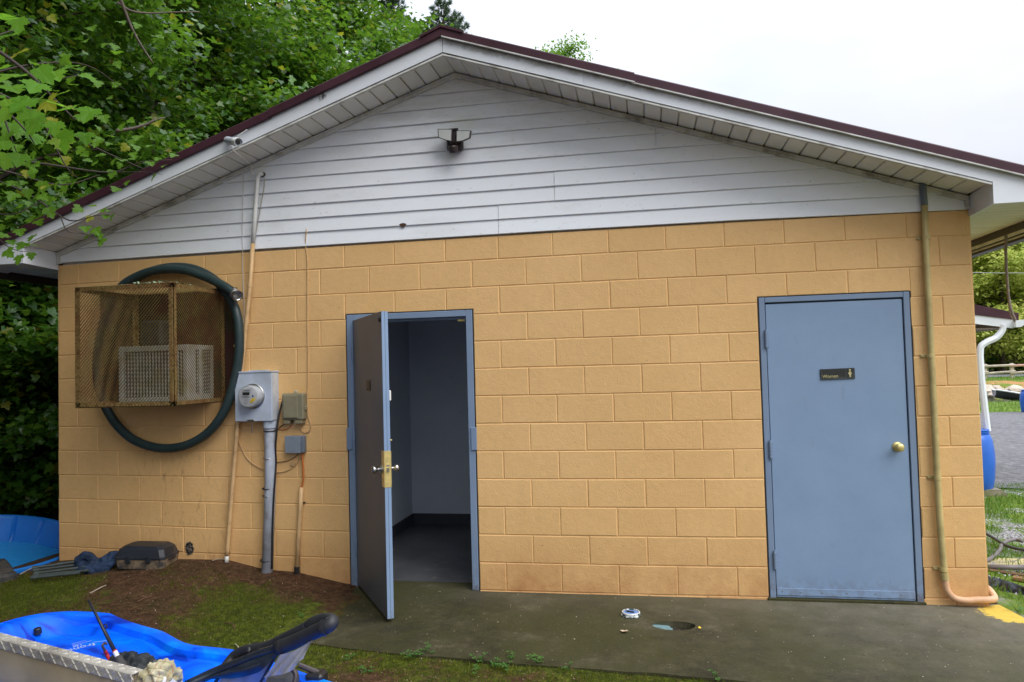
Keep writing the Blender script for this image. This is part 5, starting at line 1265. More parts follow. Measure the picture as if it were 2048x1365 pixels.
# mesh panels hanging from the near tube
M_MESHG = simple('grey_dusty_mesh', (.30, .30, .32), .8, var=.18, scale=14, dirt=(.20, .16, .14), dirt_at=(.6, .75), bump=.35)
def panel(name, top, bottom, mat, fold=.012, n=18, mrow=7, seed=0, push=.0):
    T, Bm = spline(top, 8), spline(bottom, 8); P = []
    for i in range(n+1):
        a_ = T[int(i*(len(T)-1)/n)]; c_ = Bm[int(i*(len(Bm)-1)/n)]; row = []
        for j in range(mrow+1):
            u = j/mrow; v = a_.lerp(c_, u); f_ = fold*math.sin(i*1.25+seed+u*2)*u+push*math.sin(u*math.pi)
            row.append(v+Vector((-.1*f_, -f_, .3*f_)))
        P.append(row)
    b = MB(); b.grid(P); return b.build(name, mat, seat, smooth=True, recalc=False)
panel('black_hem', [SP(400, 1362, .05), SP(450, 1342, .2), SP(500, 1322, .38), SP(550, 1302, .56)], [SP(430, 1358, .04), SP(470, 1357, .1), SP(520, 1343, .3), SP(556, 1308, .54)], M_TUBE, .004, seed=1, push=.01)
panel('mesh_panel', [SP(446, 1352, .05), SP(480, 1352, .1), SP(520, 1339, .3), SP(551, 1311, .5)], [SP(430, 1375, -.1), SP(470, 1378, -.1), SP(520, 1378, -.1), SP(534, 1352, .2)], M_MESHG, .010, seed=2)
panel('mesh_panel', [SP(560, 1310, .54), SP(585, 1303, .6), SP(610, 1290, .7), SP(629, 1274, .82)], [SP(528, 1356, .2), SP(545, 1352, .25), SP(575, 1346, .33), SP(606, 1318, .55)], M_MESHG, .012, seed=4)
b = MB(); a_, c_ = SP(556, 1308, .53), SP(522, 1368, .05); nrm = Vector((.95, -.3, 0)).normalized()*.008; b.add([a_-nrm+Vector((0, -.012, 0)), a_+nrm+Vector((0, -.012, 0)), c_+nrm+Vector((0, -.02, 0)), c_-nrm+Vector((0, -.02, 0))], [(0, 1, 2, 3)]); b.build('strap', M_BLACK, seat, recalc=False); b = MB(); a_, c_ = SP(447, 1345, .15), SP(428, 1372, -.1); nrm *= 1.4; b.add([a_-nrm+Vector((0, -.012, 0)), a_+nrm+Vector((0, -.012, 0)), c_+nrm+Vector((0, -.02, 0)), c_-nrm+Vector((0, -.02, 0))], [(0, 1, 2, 3)]); b.build('strap', M_BLACK, seat, recalc=False)
b = MB(); q = SP(455, 1329, .17); b.lathe([(.001, -.012), (.012, -.01), (.012, .01), (.001, .012)], 10, Matrix.Translation(q+Vector((0, -.025, 0)))@XR); b.build('buckle', M_STEEL, seat)
p = G(562, 1362, .22); b = MB(); b.bbox(p.x-.10, p.x+.06, p.y-.05, p.y+.08, .12, .245, .02); b.build('seat_base', simple('dark_grey_cordura', (.045, .047, .052), .8, var=.15, bump=.3), seat, recalc=False)
b = MB(); b.tube(spline([G(588, 1372, .24), G(592, 1350, .28), G(585, 1338, .30)], 5), .012, 8); b.build('side_bracket', simple('brown_black_tube', (.06, .045, .038), .4), seat, smooth=False); b = MB(); b.tube([G(597, 1330, .26), G(635, 1345, .22), G(645, 1362, .18)], .013, 8); b.build('side_bracket', bpy.data.materials['brown_black_tube'], seat, smooth=False)
p = G(640, 1352, .2); b = MB(); b.bbox(p.x-.055, p.x+.03, p.y-.05, p.y+.03, .12, .225, .012); b.build('clamp_block', M_BLACK, seat, recalc=False)
blob('strap_bundle', [([SP(497, 1303, .4), SP(505, 1295, .42), SP(515, 1294, .44), SP(522, 1300, .45)], [.012, .016, .016, .012])], M_BLACK, seat, .005, .006, 40., 2.)

# ---- far side clutter at the right corner: hoses, boards, tarp
CL = [('coiled black-brown garden hose lying loosely over the grass behind the corner', [(1960, 1062), (1985, 1075), (2010, 1090), (2035, 1098), (2075, 1103)], .014, .10, 0),
      ('grey hose curving up through the hose pile behind the corner', [(1960, 1128), (1985, 1115), (2000, 1100), (2003, 1092), (2012, 1084), (2030, 1080), (2045, 1083)], .016, .09, 1),
      ('grey hose lying flat across the middle of the hose pile', [(1960, 1090), (1985, 1098), (2010, 1103), (2040, 1103), (2075, 1100)], .012, .04, 1),
      ('brown hose bent over the yellow board behind the corner', [(1960, 1128), (2000, 1128), (2025, 1127), (2048, 1118), (2080, 1108)], .016, .06, 1)]
M_HB = [simple('brown_black_hose', (.05, .045, .045), .5, var=.2), simple('grey_brown_hose', (.15, .125, .12), .5, var=.2)]
for lab, pts, r_, z, mi in CL:
    b = MB(); b.tube(spline([G(x, y, -.13+z) for x, y in pts], 8), r_, 8); tag(b.build('garden_hose', M_HB[mi], None, smooth=True), lab, 'hose')
b = MB(); a_ = G(1955, 1130, -.08); Mt = Matrix.Translation((a_.x+.3, a_.y-.02, -.075))@Matrix.Rotation(R(-3), 4, 'Z'); b.bbox(-.5, 1.2, -.06, .16, -.02, .018, .003, Mt); tag(b.build('wooden_board', simple('pale_yellow_board', (.50, .42, .20), .8, var=.2, scale=6, dirt=(.30, .26, .16)), None, recalc=False), 'pale yellow wooden board under the hoses behind the corner', 'board')
b = MB(); b.tube([G(1955, 1134, -.03), G(2080, 1136, -.03)], .02, 8); tag(b.build('garden_hose', M_HB[1], None, smooth=True), 'straight grey pipe lying along the yellow board', 'pipe')
a_, c_ = G(1960, 1139, -.05), G(2090, 1158, -.05); b = MB(); b.tube([a_, c_], .017, 6); tag(b.build('wooden_pole', simple('brown_stick', (.17, .10, .05), .8, var=.3, scale=14), None), 'thin brown wooden pole in front of the yellow board', 'pole')
a_, c_ = G(2026, 1156, -.04), G(2100, 1166, -.04); b = MB(); d_ = (c_-a_); Mt = Matrix.Translation(a_)@d_.to_track_quat('X', 'Z').to_matrix().to_4x4(); b.bbox(0, d_.length, -.03, .03, -.012, .012, .002, Mt); tag(b.build('wooden_board', simple('orange_brown_board', (.26, .14, .06), .8, var=.3, scale=14), None, recalc=False), 'short orange-brown board above the black tarp', 'board')
# black tarp fold
b = MB(); P = []
top = [G(1955, 1150, -.02), G(1985, 1156, -.01), G(2010, 1162, 0.), G(2035, 1170, 0.), (G(2075, 1185, 0.))]; bot_ = [G(1960, 1200, -.10), G(1985, 1203, -.10), G(2005, 1206, -.10), G(2030, 1208, -.10), G(2075, 1200, -.10)]
T_, B2 = spline(top, 6), spline(bot_, 6)
for i in range(len(T_)):
    a_, c_ = Vector(T_[i]), Vector(B2[i]); row = [a_+Vector((0, .12, -.09)), a_+Vector((0, .03, .0))]
    for j in range(1, 8): u = j/7; row.append(a_.lerp(c_, u)+Vector((0, .02*math.sin(i*.6+j), .02*math.sin(i*.9+j*1.3)*(1-u))))
    P.append(row)
b.grid(P); m_t = simple('black_plastic_sheet', (.012, .013, .015), .35, var=.3, spec=.4); tag(b.build('tarp', m_t, None, smooth=True, recalc=False), 'folded black plastic sheet on the ground right of the building corner', 'tarp')
# hanging cord from the gutter
b = MB(); z_ = 2.47; a_ = G(2012, 470, z_); pts = [a_, W(2012, 520, a_.y), W(2015, 570, a_.y), W(2018, 600, a_.y), W(2024, 625, a_.y), W(2031, 642, a_.y)]
b.tube(spline(pts, 6), .009, 6); b.tube(spline([W(2014, 560, a_.y), W(2017, 600, a_.y), W(2021, 630, a_.y), W(2030, 645, a_.y)], 6), .005, 5)
tag(b.build('hanging_cord', simple('grey_brown_cord', (.26, .21, .17), .8, var=.3, scale=40), None, smooth=True), 'frayed brown cord hanging from the gutter of the right eave', 'cord')

# ---- porch roof with downspout and barrel beyond the corner
YP = 5.
pr = thing('porch_roof', 'low white-edged porch roof with burgundy metal top and white downspout beyond the corner', 'porch roof', (8.5, YP, -.2))
e = lambda px, py, y=YP: W(px, py, y)
def quadprism(b, q, y0, y1):
    b.add([(v.x, y0, v.z) for v in q]+[(v.x, y1, v.z) for v in q], [(0, 1, 2, 3), (7, 6, 5, 4), (0, 4, 5, 1), (1, 5, 6, 2), (2, 6, 7, 3), (3, 7, 4, 0)])
b = MB(); quadprism(b, [e(1880, 622), e(2035, 641), e(2035, 627), e(1880, 596)], YP-.03, YP+3.5); b.build('roof_panel', M_BURG, pr)
b = MB(); quadprism(b, [e(1880, 640), e(2024, 657), e(2026, 640), e(1880, 616)], YP-.02, YP); b.build('fascia', M_FASCIA, pr)
b = MB(); q0 = e(2024, 650); P = []
for y in (YP-.10, YP+3.5): P.append([(q0.x+dx, y, q0.z+dz) for dx, dz in ((0, .05), (0, -.035), (.06, -.035), (.11, .0), (.125, .06), (.115, .06))])
b.grid(P); b.add(P[0][:5], [(0, 1, 2, 3, 4)]); b.build('gutter', M_FASCIA, pr, recalc=False)
b = MB(); q1 = e(1880, 642); b.box(q1.x-.4, q0.x, YP+.001, YP+3.4, q0.z-.05, q0.z-.03); b.build('soffit', simple('brown_soffit', (.14, .11, .085), .7), pr, recalc=False)
b = MB(); b.box(8.6, 8.72, YP+.1, YP+.22, -.25, q0.z-.05); b.build('post', M_TRIMW, pr, recalc=False)
b = MB(); pth_ = spline([e(2006, 650), e(2004, 662), e(1992, 676), e(1975, 684), e(1962, 694), e(1960, 712)], 6)+[e(1963, 760), e(1971, 830), e(1975, 862)]
b.tube(pth_, .042, 8); b.build('downspout', M_FASCIA, pr, smooth=False)
# rain barrel
M_BARREL = simple('blue_barrel_plastic', (.02, .12, .52), .35, var=.1, scale=4)
def barrel(x, y, z, R_, H_, label, cat='barrel'):
    t = thing('blue_barrel', label, cat, (x, y, z)); Mb_ = Matrix.Translation((x, y, z))
    b = MB(); b.lathe([(R_*.84, 0), (R_*.88, .02*H_), (R_*.95, .2*H_), (R_, .45*H_), (R_*.99, .62*H_), (R_*.93, .82*H_), (R_*.85, .9*H_), (R_*.82, .915*H_)], 32, Mb_); b.build('body', M_BARREL, t, smooth=True)
    b = MB()
    for k_ in range(3): b.lathe([(R_*.80, (.916+.027*k_)*H_), (R_*.835, (.922+.027*k_)*H_), (R_*.835, (.934+.027*k_)*H_), (R_*.80, (.940+.027*k_)*H_)], 32, Mb_)
    b.build('collar', M_BARREL, t, smooth=False); return t
bl = W(1987, 920, YP); sz = W(1975, 977, YP).z; tzb = W(1970, 857, YP).z
barrel(bl.x-.30, YP, sz, .30, tzb-sz, 'blue plastic rain barrel under the white downspout, partly hidden by the building corner')
b = MB(); q = [W(1940, 1000, YP-.1), W(2005, 1000, YP-.1), W(2003, 984, YP-.1), W(1992, 976, YP-.1), W(1940, 976, YP-.1)]
b.add([(v.x, YP-.25, v.z) for v in q]+[(v.x, YP+.35, v.z+.004) for v in q], [(0, 1, 2, 3, 4), (9, 8, 7, 6, 5)]+[(i, (i+1) % 5, 5+(i+1) % 5, 5+i) for i in range(5)])
tag(b.build('stone_slab', simple('mossy_stone', (.24, .21, .15), .9, var=.3, scale=7, dirt=(.14, .17, .04), bump=.5), None), 'mossy stone slab carrying the blue rain barrel', 'stone')
b2 = W(2041, 800, 19.); t2 = barrel(b2.x+.30, 19., -.18, .30, .72, 'blue barrel on the grass strip across the drive, cut by the right edge')
b = MB(); b.box(b2.x+.02, b2.x+.16, 18.69, 18.70, .12, .22); b.build('white_label', M_WHITE, t2, recalc=False)
# ---- split rail fence
fn = thing('rail_fence', 'weathered two-rail wooden fence beyond the pond along the far road', 'fence', (25, 43, .0))
M_FENCE = simple('weathered_fence_wood', (.42, .36, .28), .85, var=.2, scale=4); M_FENCER = simple('reddish_fence_rail', (.45, .26, .20), .85, var=.2, scale=4)
YFN = 43.
pa, pb = W(2023, 727, YFN), W(2023, 753, YFN); ptop = pa.z; pbot = terrain(pa.x, YFN)
stp = (W(2023, 700, YFN).x-W(1969, 700, YFN).x)
for i in range(-3, 5):
    x = pa.x+stp*i; b = MB(); b.bbox(x-.10, x+.10, YFN-.08, YFN+.08, pbot-.2, ptop, .02); b.build('post', M_FENCE, fn, recalc=False)
for i in range(-3, 4):
    for k_, (ya, yb) in enumerate(((733.5, 731), (748, 743.5))):
        x0, x1 = pa.x+stp*i, pa.x+stp*(i+1); za, zb_ = W(1969, ya, YFN).z, W(2023, yb, YFN).z
        if i > 0: za = zb_ = (W(2040, 731, YFN).z if k_ == 0 else W(2040, 744, YFN).z)
        b = MB(); b.tube([(x0-.15, YFN-.10, za), ((x0+x1)/2, YFN-.10, (za+zb_)/2+.01), (x1+.15, YFN-.10, zb_)], .075, 6); b.build('rail', M_FENCER if (k_ == 0 and i == 0) else M_FENCE, fn)
# ---- boat on the pond bank
bt = thing('rowing_boat', 'small dark rowing boat with white rim at the pond edge', 'boat', (20.5, 29, -.3))
b = MB(); P = []; q0, q1 = W(1988, 788, 29), W(2062, 801, 28.4); n_ = 14
for i in range(n_+1):
    u = i/n_; c_ = q0.lerp(q1, u); w_ = .55*math.sin(math.pi*min(1, .06+u*.9))**.6; hgt = .32*(1-.15*u)
    P.append([(c_.x, c_.y-w_, c_.z+.17), (c_.x, c_.y-w_*.8, c_.z-.02), (c_.x, c_.y, c_.z-.16), (c_.x, c_.y+w_*.8, c_.z-.02), (c_.x, c_.y+w_, c_.z+.17)])
b.grid(P); b.build('hull', simple('dark_grey_hull', (.05, .05, .055), .5), bt, smooth=True, recalc=False)
for s_ in (0, 4): 
    b = MB(); b.tube([Vector(r_[s_])+Vector((0, 0, .01)) for r_ in P], .035, 5); b.build('gunwale', M_WHITE, bt)
# stones on the bank
M_STONE = simple('pale_bank_stone', (.50, .42, .33), .9, var=.2, scale=2)
def stone(px, py, Y, s, label):
    p = W(px, py, Y); bm = bmesh.new(); bmesh.ops.create_icosphere(bm, subdivisions=2, radius=1); sd = px*.13
    for v in bm.verts:
        v.co *= 1+.35*noise.noise(v.co*1.3+Vector((sd, 0, 0))); v.co.z *= .62; v.co = v.co*s+p
    b = MB(); b.bm(bm); return tag(b.build('stone', M_STONE, None), label, 'stone')
stone(2028, 782, 33.2, .42, 'large pale boulder on the pond bank right of the small boat')
stone(1990, 779, 33., .36, 'pale boulder on the pond bank above the bow of the small boat')
stone(1971, 782, 33., .5, 'white boulder beside the downspout on the pond bank')
stone(1985, 790, 31.5, .2, 'small white stone at the water line left of the small boat')
# ---- overhead wire
b = MB(); b.tube([W(1700, 541, 34), W(1990, 546.5, 34), W(2300, 546, 34)], .013, 5); tag(b.build('overhead_wire', simple('pale_wire', (.4, .42, .42), .5), None), 'thin pale overhead wire crossing in front of the yellow-green trees', 'wire')

# ================================================================== TREES AND PLANTS
LOBED = np.array([(0, .0, 0), (.30, -.06, .05), (.50, .10, .08), (.42, .30, .06), (.60, .46, .10), (.28, .52, .04), (.20, .78, .03), (0, 1.05, -.06), (-.20, .78, .03), (-.28, .52, .04), (-.60, .46, .10), (-.42, .30, .06), (-.50, .10, .08), (-.30, -.06, .05)])
LOBED_T = np.array([(0, i, i+1) for i in range(1, 13)])
OVAL = np.array([(0, 0, 0), (.24, .28, .05), (.22, .62, .05), (0, 1., -.04), (-.22, .62, .05), (-.24, .28, .05)]); OVAL_T = np.array([(0, 1, 2), (0, 2, 3), (0, 3, 4), (0, 4, 5)])
SPIKE = np.array([(-.018, 0, 0), (.018, 0, 0), (0, 1, 0)]); SPIKE_T = np.array([(0, 1, 2)])
def scatter(pos, nrm, yaw, size, T, TT):
    """place the template at every position; nrm: leaf normal, yaw: turn about it"""
    n = len(pos); z = nrm/np.linalg.norm(nrm, axis=1, keepdims=True)
    h = np.tile(np.array([[1., 0, 0]]), (n, 1)); h[np.abs(z[:, 0]) > .9] = (0, 1, 0)
    x0 = np.cross(h, z); x0 /= np.linalg.norm(x0, axis=1, keepdims=True); y0 = np.cross(z, x0)
    c, s = np.cos(yaw)[:, None], np.sin(yaw)[:, None]; x = x0*c+y0*s; y = -x0*s+y0*c
    V = pos[:, None, :]+size[:, None, None]*(T[None, :, 0:1]*x[:, None, :]+T[None, :, 1:2]*y[:, None, :]+T[None, :, 2:3]*z[:, None, :])
    F = TT[None, :, :]+(np.arange(n)*len(T))[:, None, None]
    return V.reshape(-1, 3), F.reshape(-1, 3)
def make_tree(seed, H, Rc, base, nleaf, leaf, T, TT, mat, trunk_r=.16, prof='round', spread=.30, nlimb=26, sec=5, tilt=.55):
    rs = np.random.RandomState(seed); tb = MB()
    trunk = [(0, 0, -.5)]+[(.12*math.sin(i*.9+seed), .12*math.cos(i*1.1+seed), H*.92*i/7) for i in range(1, 8)]; trunk.insert(1, (0, 0, 0))
    rad = [trunk_r*1.3, trunk_r*1.1]+[trunk_r*(1-.85*i/7) for i in range(1, 8)]
    tb.tube(trunk, rad, 8)
    segs = []
    for i in range(nlimb):
        u = (i+.5)/nlimb; h = base+(H*.93-base)*u; az = i*2.399+rs.rand()*.6
        k = math.sin(math.pi*(.18+.80*u))**.7 if prof == 'round' else (1-u)**.8+.1
        L = Rc*k*rs.uniform(.75, 1.15); el = rs.uniform(.15, .65)+(.5*u if prof == 'round' else 0)
        pts = []; p = np.array([0, 0, h]); 
        for j in range(6):
            pts.append(p.copy()); e_ = el-.16*j+rs.randn()*.08; a_ = az+rs.randn()*.12
            p = p+L/5*np.array([math.cos(a_)*math.cos(e_), math.sin(a_)*math.cos(e_), math.sin(e_)])
        r0 = trunk_r*.36*(1-.6*u); tb.tube(pts, [r0*(1-.17*j) for j in range(6)], 5)
        for j in range(2, 5): segs.append((pts[j], pts[j+1], .6))
        for q in range(sec):
            t = rs.uniform(.3, 1.)*4.99; j = int(t); b0 = pts[j]+(pts[j+1]-pts[j])*(t-j)
            a2 = az+rs.choice([-1, 1])*rs.uniform(.4, 1.2); e2 = rs.uniform(-.25, .45); L2 = L*rs.uniform(.22, .42)
            m1 = b0+L2*.5*np.array([math.cos(a2)*math.cos(e2), math.sin(a2)*math.cos(e2), math.sin(e2)]); m2 = m1+L2*.5*np.array([math.cos(a2), math.sin(a2), -.15+rs.randn()*.1])
            tb.tube([b0, m1, m2], [r0*.3, r0*.2, .004], 3); segs += [(b0, m1, .7), (m1, m2, 1.4)]
    w = np.array([s[2]*np.linalg.norm(s[1]-s[0]) for s in segs]); w /= w.sum()
    idx = rs.choice(len(segs), nleaf, p=w); A = np.array([s[0] for s in segs])[idx]; Bq = np.array([s[1] for s in segs])[idx]
    t = rs.rand(nleaf, 1); pos = A+(Bq-A)*t+rs.randn(nleaf, 3)*np.array([spread, spread, spread*.55])
    rad_ = pos.copy(); rad_[:, 2] = 0; rn = np.linalg.norm(rad_, axis=1, keepdims=True)+1e-6
    nrm = np.array([0, 0, 1.])+rs.randn(nleaf, 3)*tilt+rad_/rn*.35
    yaw = rs.rand(nleaf)*6.283; size = leaf*rs.uniform(.65, 1.2, nleaf)
    V, F = scatter(pos, nrm, yaw, size, T, TT)
    return tb.mesh('trunk', M_BARK, True), fast_mesh('crown', V, F, mat)
def tree_proto(*a, **k): return make_tree(*a, **k)
def place_tree(proto, x, y, rz, s, label, cat='tree', name='maple_tree', group='woodland trees left of the building', mats=None, z=None):
    zz_ = terrain(x, y)-.05 if z is None else z
    t = thing(name, label, cat, (x, y, zz_), group); t.rotation_euler = (0, 0, rz); t.scale = (s, s, s)
    for nm, me in zip(('trunk', 'crown'), proto):
        o = bpy.data.objects.new(nm, me); C.objects.link(o); o.parent = t
        if mats and nm == 'crown': o.material_slots[0].link = 'OBJECT'; o.material_slots[0].material = mats
    return t
TA = make_tree(1, 11.5, 3.3, 1.6, 26000, .108, LOBED, LOBED_T, M_LEAF)
TB_ = make_tree(2, 13.5, 3.7, 2.4, 24000, .122, LOBED, LOBED_T, M_LEAFDK, trunk_r=.2)
TC = make_tree(3, 9., 2.8, .8, 21000, .10, LOBED, LOBED_T, M_LEAF, trunk_r=.11)
TD = make_tree(4, 3.4, 1.7, .15, 12000, .10, LOBED, LOBED_T, M_LEAF, trunk_r=.05, nlimb=22, spread=.2)
TE = make_tree(5, 12., 4.4, .6, 26000, .30, OVAL, OVAL_T, M_LEAFYG, trunk_r=.2, spread=.6)
TG = make_tree(12, 10.5, 3.7, 5.0, 15000, .15, LOBED, LOBED_T, M_LEAF, trunk_r=.17)
PLACES = [(TA, -2.9, 1.6, .3, .82, 'leafy maple closest to the left eave of the building'), (TC, -4.9, 3.6, 1.9, 1.05, 'young maple behind the blue paddling pool'), (TB_, -6.6, 6.4, .8, 1.0, 'tall dark tree on the bank left of the building'),
          (TA, -3.6, 6.2, 2.2, .98, 'bright maple behind the left roof slope, nearest the eave'), (TB_, -9.6, 9.6, 3., 1.15, 'tall dark tree high on the wooded bank'), (TA, -5.6, 10., 4.1, 1.15, 'maple standing further back behind the left roof slope'),
          (TC, -2.3, 8.8, 5., 1.12, 'small bright maple close behind the middle of the left roof slope'), (TB_, -8.7, 14.5, 1.2, 1.25, 'tall dark tree at the back of the wood'), (TA, -3.9, 13.6, .9, 1.22, 'maple behind the upper part of the left roof slope'),
          (TA, -13., 13., 2.7, 1.35, 'broad maple far up the bank'), (TB_, -13.5, 7.5, 4.4, 1.2, 'dark tree at the far left of the bank'), (TB_, -5.5, 19., 3.6, 1.3, 'dark tree farthest behind the roof ridge'), (TA, -16., 19., 5.2, 1.5, 'pale maple at the far back of the bank'),
          (TB_, -9.8, 3.0, 2.0, 1.1, 'dark tree on the bank left behind the pool'), (TC, -7.2, 1.2, 3.3, 1.1, 'young maple at the left edge beside the pool'), (TB_, -11.5, 20., .4, 1.5, 'very tall dark tree behind the other woodland trees'),
          (TA, -6.4, -3.2, 1.1, .95, 'maple beyond the left edge whose crown shades the pool'), (TB_, -10., -2.5, 5.6, 1.1, 'dark tree beyond the left edge of the yard'), (TA, -4.6, -8.2, 2.9, 1.0, 'maple left of the yard beside the viewer'), (TB_, -8.5, -9., .2, 1.1, 'dark tree left behind the yard'), (TA, -1.0, -11.5, 4.7, .95, 'maple behind the viewer on the left'), (TG, .4, -6.4, 1.0, 1.1, 'tall maple left of the viewer whose crown shades the left half of the yard'), (TG, -2.2, -3.9, 3.0, 1.12, 'tall maple left of the kayak outside the view'), (TA, -3.9, -4.4, 3.6, .9, 'bushy maple behind the cargo box on the left'), (TA, -2.2, -7.4, .6, .95, 'low-branched maple left of the viewer')]
for pr_, x, y, rz, s, lab in PLACES:
    place_tree(pr_, x, y, rz, s, lab)
SH = [(-1.9, 2.1, .72, 'small leafy shrub just behind the paddling pool beside the corner'), (-3.2, 1.5, .8, 'leafy shrub at the far rim of the paddling pool'), (-2.2, 3.4, 1.25, 'leafy shrub close behind the building corner'), (-2.1, 2.4, .95, 'dense dark shrub behind the paddling pool nearest the building corner'), (-3.4, 3.2, 1.2, 'tall dark shrub behind the paddling pool'), (-2.3, 4.4, 1.15, 'dark shrub beside the left wall of the building'), (-4.4, 1.6, 1.1, 'dark shrub left of the paddling pool'), (-3.4, 5.2, 1.35, 'large dark shrub deeper in the wood'), (-5.4, 4.6, 1.5, 'large shrub on the bank'), (-1.8, 6.6, 1.2, 'shrub close behind the left wall'), (-6.2, 2.4, 1.5, 'big shrub on the bank left of the pool'), (-4.0, 8., 1.7, 'tall shrub far behind the left wall')]
for i, (x, y, s, lab) in enumerate(SH): place_tree(TD, x, y, i*1.3, s, lab, cat='shrub', name='shrub', group='shrubs behind the pool')
# ---- pine whose tip shows over the ridge
def make_pine(seed, H, Rc, n=34):
    rs = np.random.RandomState(seed); tb = MB(); tb.tube([(0, 0, -.5), (0, 0, H*.5), (.05, 0, H)], [.16, .09, .012], 8); pos = []; dirs = []
    for i in range(n):
        u = i/(n-1); h = H*(.35+.65*u)
        for a in range(5 if u < .97 else 1):
            az = a*1.2566+i*.7+rs.rand()*.3; L = Rc*(1-u)**.75*rs.uniform(.8, 1.1)+.14; el = .25+.6*u
            p0 = np.array([0, 0, h]); d = np.array([math.cos(az)*math.cos(el), math.sin(az)*math.cos(el), math.sin(el)]); tb.tube([p0, p0+d*L], [.02, .005], 3)
            for q in range(int(6+L*7)):
                c_ = p0+d*L*rs.uniform(.35, 1.04)+rs.randn(3)*.05*L
                for _ in range(16):
                    dd = d*.7+rs.randn(3)*.6; pos.append(c_); dirs.append(dd/np.linalg.norm(dd))
    pos, dirs = np.array(pos), np.array(dirs); nr = np.cross(dirs, rs.randn(len(dirs), 3)); nr /= np.linalg.norm(nr, axis=1, keepdims=True); xx = np.cross(dirs, nr)
    sz = rs.uniform(.10, .17, len(pos))[:, None, None]; T = SPIKE*np.array([3.2, 1, 1])
    V = pos[:, None, :]+sz*(T[None, :, 0:1]*xx[:, None, :]+T[None, :, 1:2]*dirs[:, None, :]); F = SPIKE_T[None]+(np.arange(len(pos))*3)[:, None, None]
    return tb.mesh('trunk', M_BARK, True), fast_mesh('crown', V.reshape(-1, 3), F.reshape(-1, 3), M_PINE)
TP = make_pine(6, 12., 2.3)
q = W(884, 8, 17.); place_tree(TP, q.x, 17., .5, (q.z+.3)/12., 'pine tree whose needled tip shows just left of the roof ridge', name='pine_tree', group='pines behind the roof', z=-.2)
q = W(905, 36, 19.); place_tree(TP, q.x+.15, 19., 2.5, (q.z+.2)/12., 'smaller pine tip showing right above the roof ridge', name='pine_tree', group='pines behind the roof', z=-.2)
q = W(852, 5, 18.); place_tree(TP, q.x-1.2, 18., 1.5, (q.z+.6)/12., 'blue-green pine mixed into the wood left of the ridge', name='pine_tree', group='pines behind the roof', z=-.2)
# lone tree over the right roof slope
TF = make_tree(9, 17.4, 3.3, 8., 30000, .15, OVAL, OVAL_T, M_LEAFMID, trunk_r=.2, nlimb=26, spread=.34, sec=6)
q = W(1112, 68, 33.); place_tree(TF, q.x, 33., .4, (q.z+.3)/17.4, 'lone thin-crowned tree showing above the right roof slope', group='trees beyond the roof', z=-.2, name='leafy_tree')
# ---- trees beyond the pond
BG = [(0, 55, 31.5, 1.05, M_LEAFYG, 'yellow-green tree just right of the building corner'), (1, 62, 37.5, 1.15, M_LEAFYG, 'yellow-green tree at the right edge beyond the road'), (2, 70, 36., 1.3, M_LEAFMID, 'green tree behind the yellow-green ones'), (3, 60, 27., 1.1, M_LEAFMID, 'green tree hidden partly by the building corner'),
      (4, 58, 43., 1.1, M_LEAFYG, 'yellow-green tree beyond the right edge'), (5, 78, 46., 1.4, M_LEAFMID, 'green tree far back beyond the right edge'), (6, 57, 34.6, .42, M_LEAFDK, 'low dark tree behind the fence'), (7, 57, 30.0, .40, M_LEAFDK, 'low dark tree behind the fence near the downspout'), (8, 58, 38.4, .42, M_LEAFDK, 'low dark tree behind the fence at the right edge'), (9, 80, 25., 1.3, M_LEAFMID, 'green tree far behind the building'), (10, 61, 33.6, 1.0, M_LEAFYG, 'yellow-green tree filling the middle of the gap right of the corner'), (11, 59, 29.3, 1.1, M_LEAFYG, 'yellow-green tree mostly hidden behind the building corner')]
for i, y, x, s, mt, lab in BG: place_tree(TE, x, y, i*1.1, s, lab, mats=mt, group='trees beyond the pond', name='leafy_tree')
rr = random.Random(77)
# ---- near maple branch reaching in from the upper left, every leaf its own object
M_LEAFBIG = M_LEAFBR
def leafy_branch(name, label, mains, leaves, mat, seed, size, ymat=None):
    """mains: list of polylines (points, radius); leaves: list of (point, size factor, facing)"""
    t = thing(name, label, 'branch', mains[0][0][0]); rs = random.Random(seed)
    b = MB()
    for pts, r_ in mains: b.tube(spline(pts, 5), [r_*(1-.75*i/(len(pts)*5-5)) for i in range(len(pts)*5-4)], 6)
    o = b.build('wood', M_TWIG, t, smooth=True)
    me = [maple_mesh('leaf', mat, .25), maple_mesh('leaf', mat, .05)]; yme = maple_mesh('leaf', ymat or M_LEAFBR, .3)
    b = MB()
    for p, s, yel in leaves:
        L = bpy.data.objects.new('leaf', yme if yel else rs.choice(me)); C.objects.link(L); L.parent = t; L.matrix_parent_inverse = Matrix.Translation(-t.location)
        sc_ = size*s; L.scale = (sc_, sc_, sc_)
        # blade hangs down, face turned roughly towards the light
        nrm_ = Vector((rs.gauss(.15, .45), rs.gauss(-.75, .4), rs.gauss(.75, .4))).normalized(); tip = Vector((rs.gauss(.15, .5), rs.gauss(-.1, .4), -1)); tip = (tip-nrm_*tip.dot(nrm_)).normalized()
        x_ = tip.cross(nrm_); L.matrix_basis = Matrix.Translation(p)@Matrix((( x_.x, tip.x, nrm_.x), (x_.y, tip.y, nrm_.y), (x_.z, tip.z, nrm_.z))).to_4x4()@Matrix.Scale(sc_, 4)
    return t
def at(px, py, d): v = ray(px, py); return Vector(CAM+v/np.linalg.norm(v)*d)
M_LEAFYEL = leafmat('yellowing_maple_leaf', [(.26, .28, .02), (.33, .33, .03)], .45, .5, island=False)
lv = []; rr = random.Random(5)
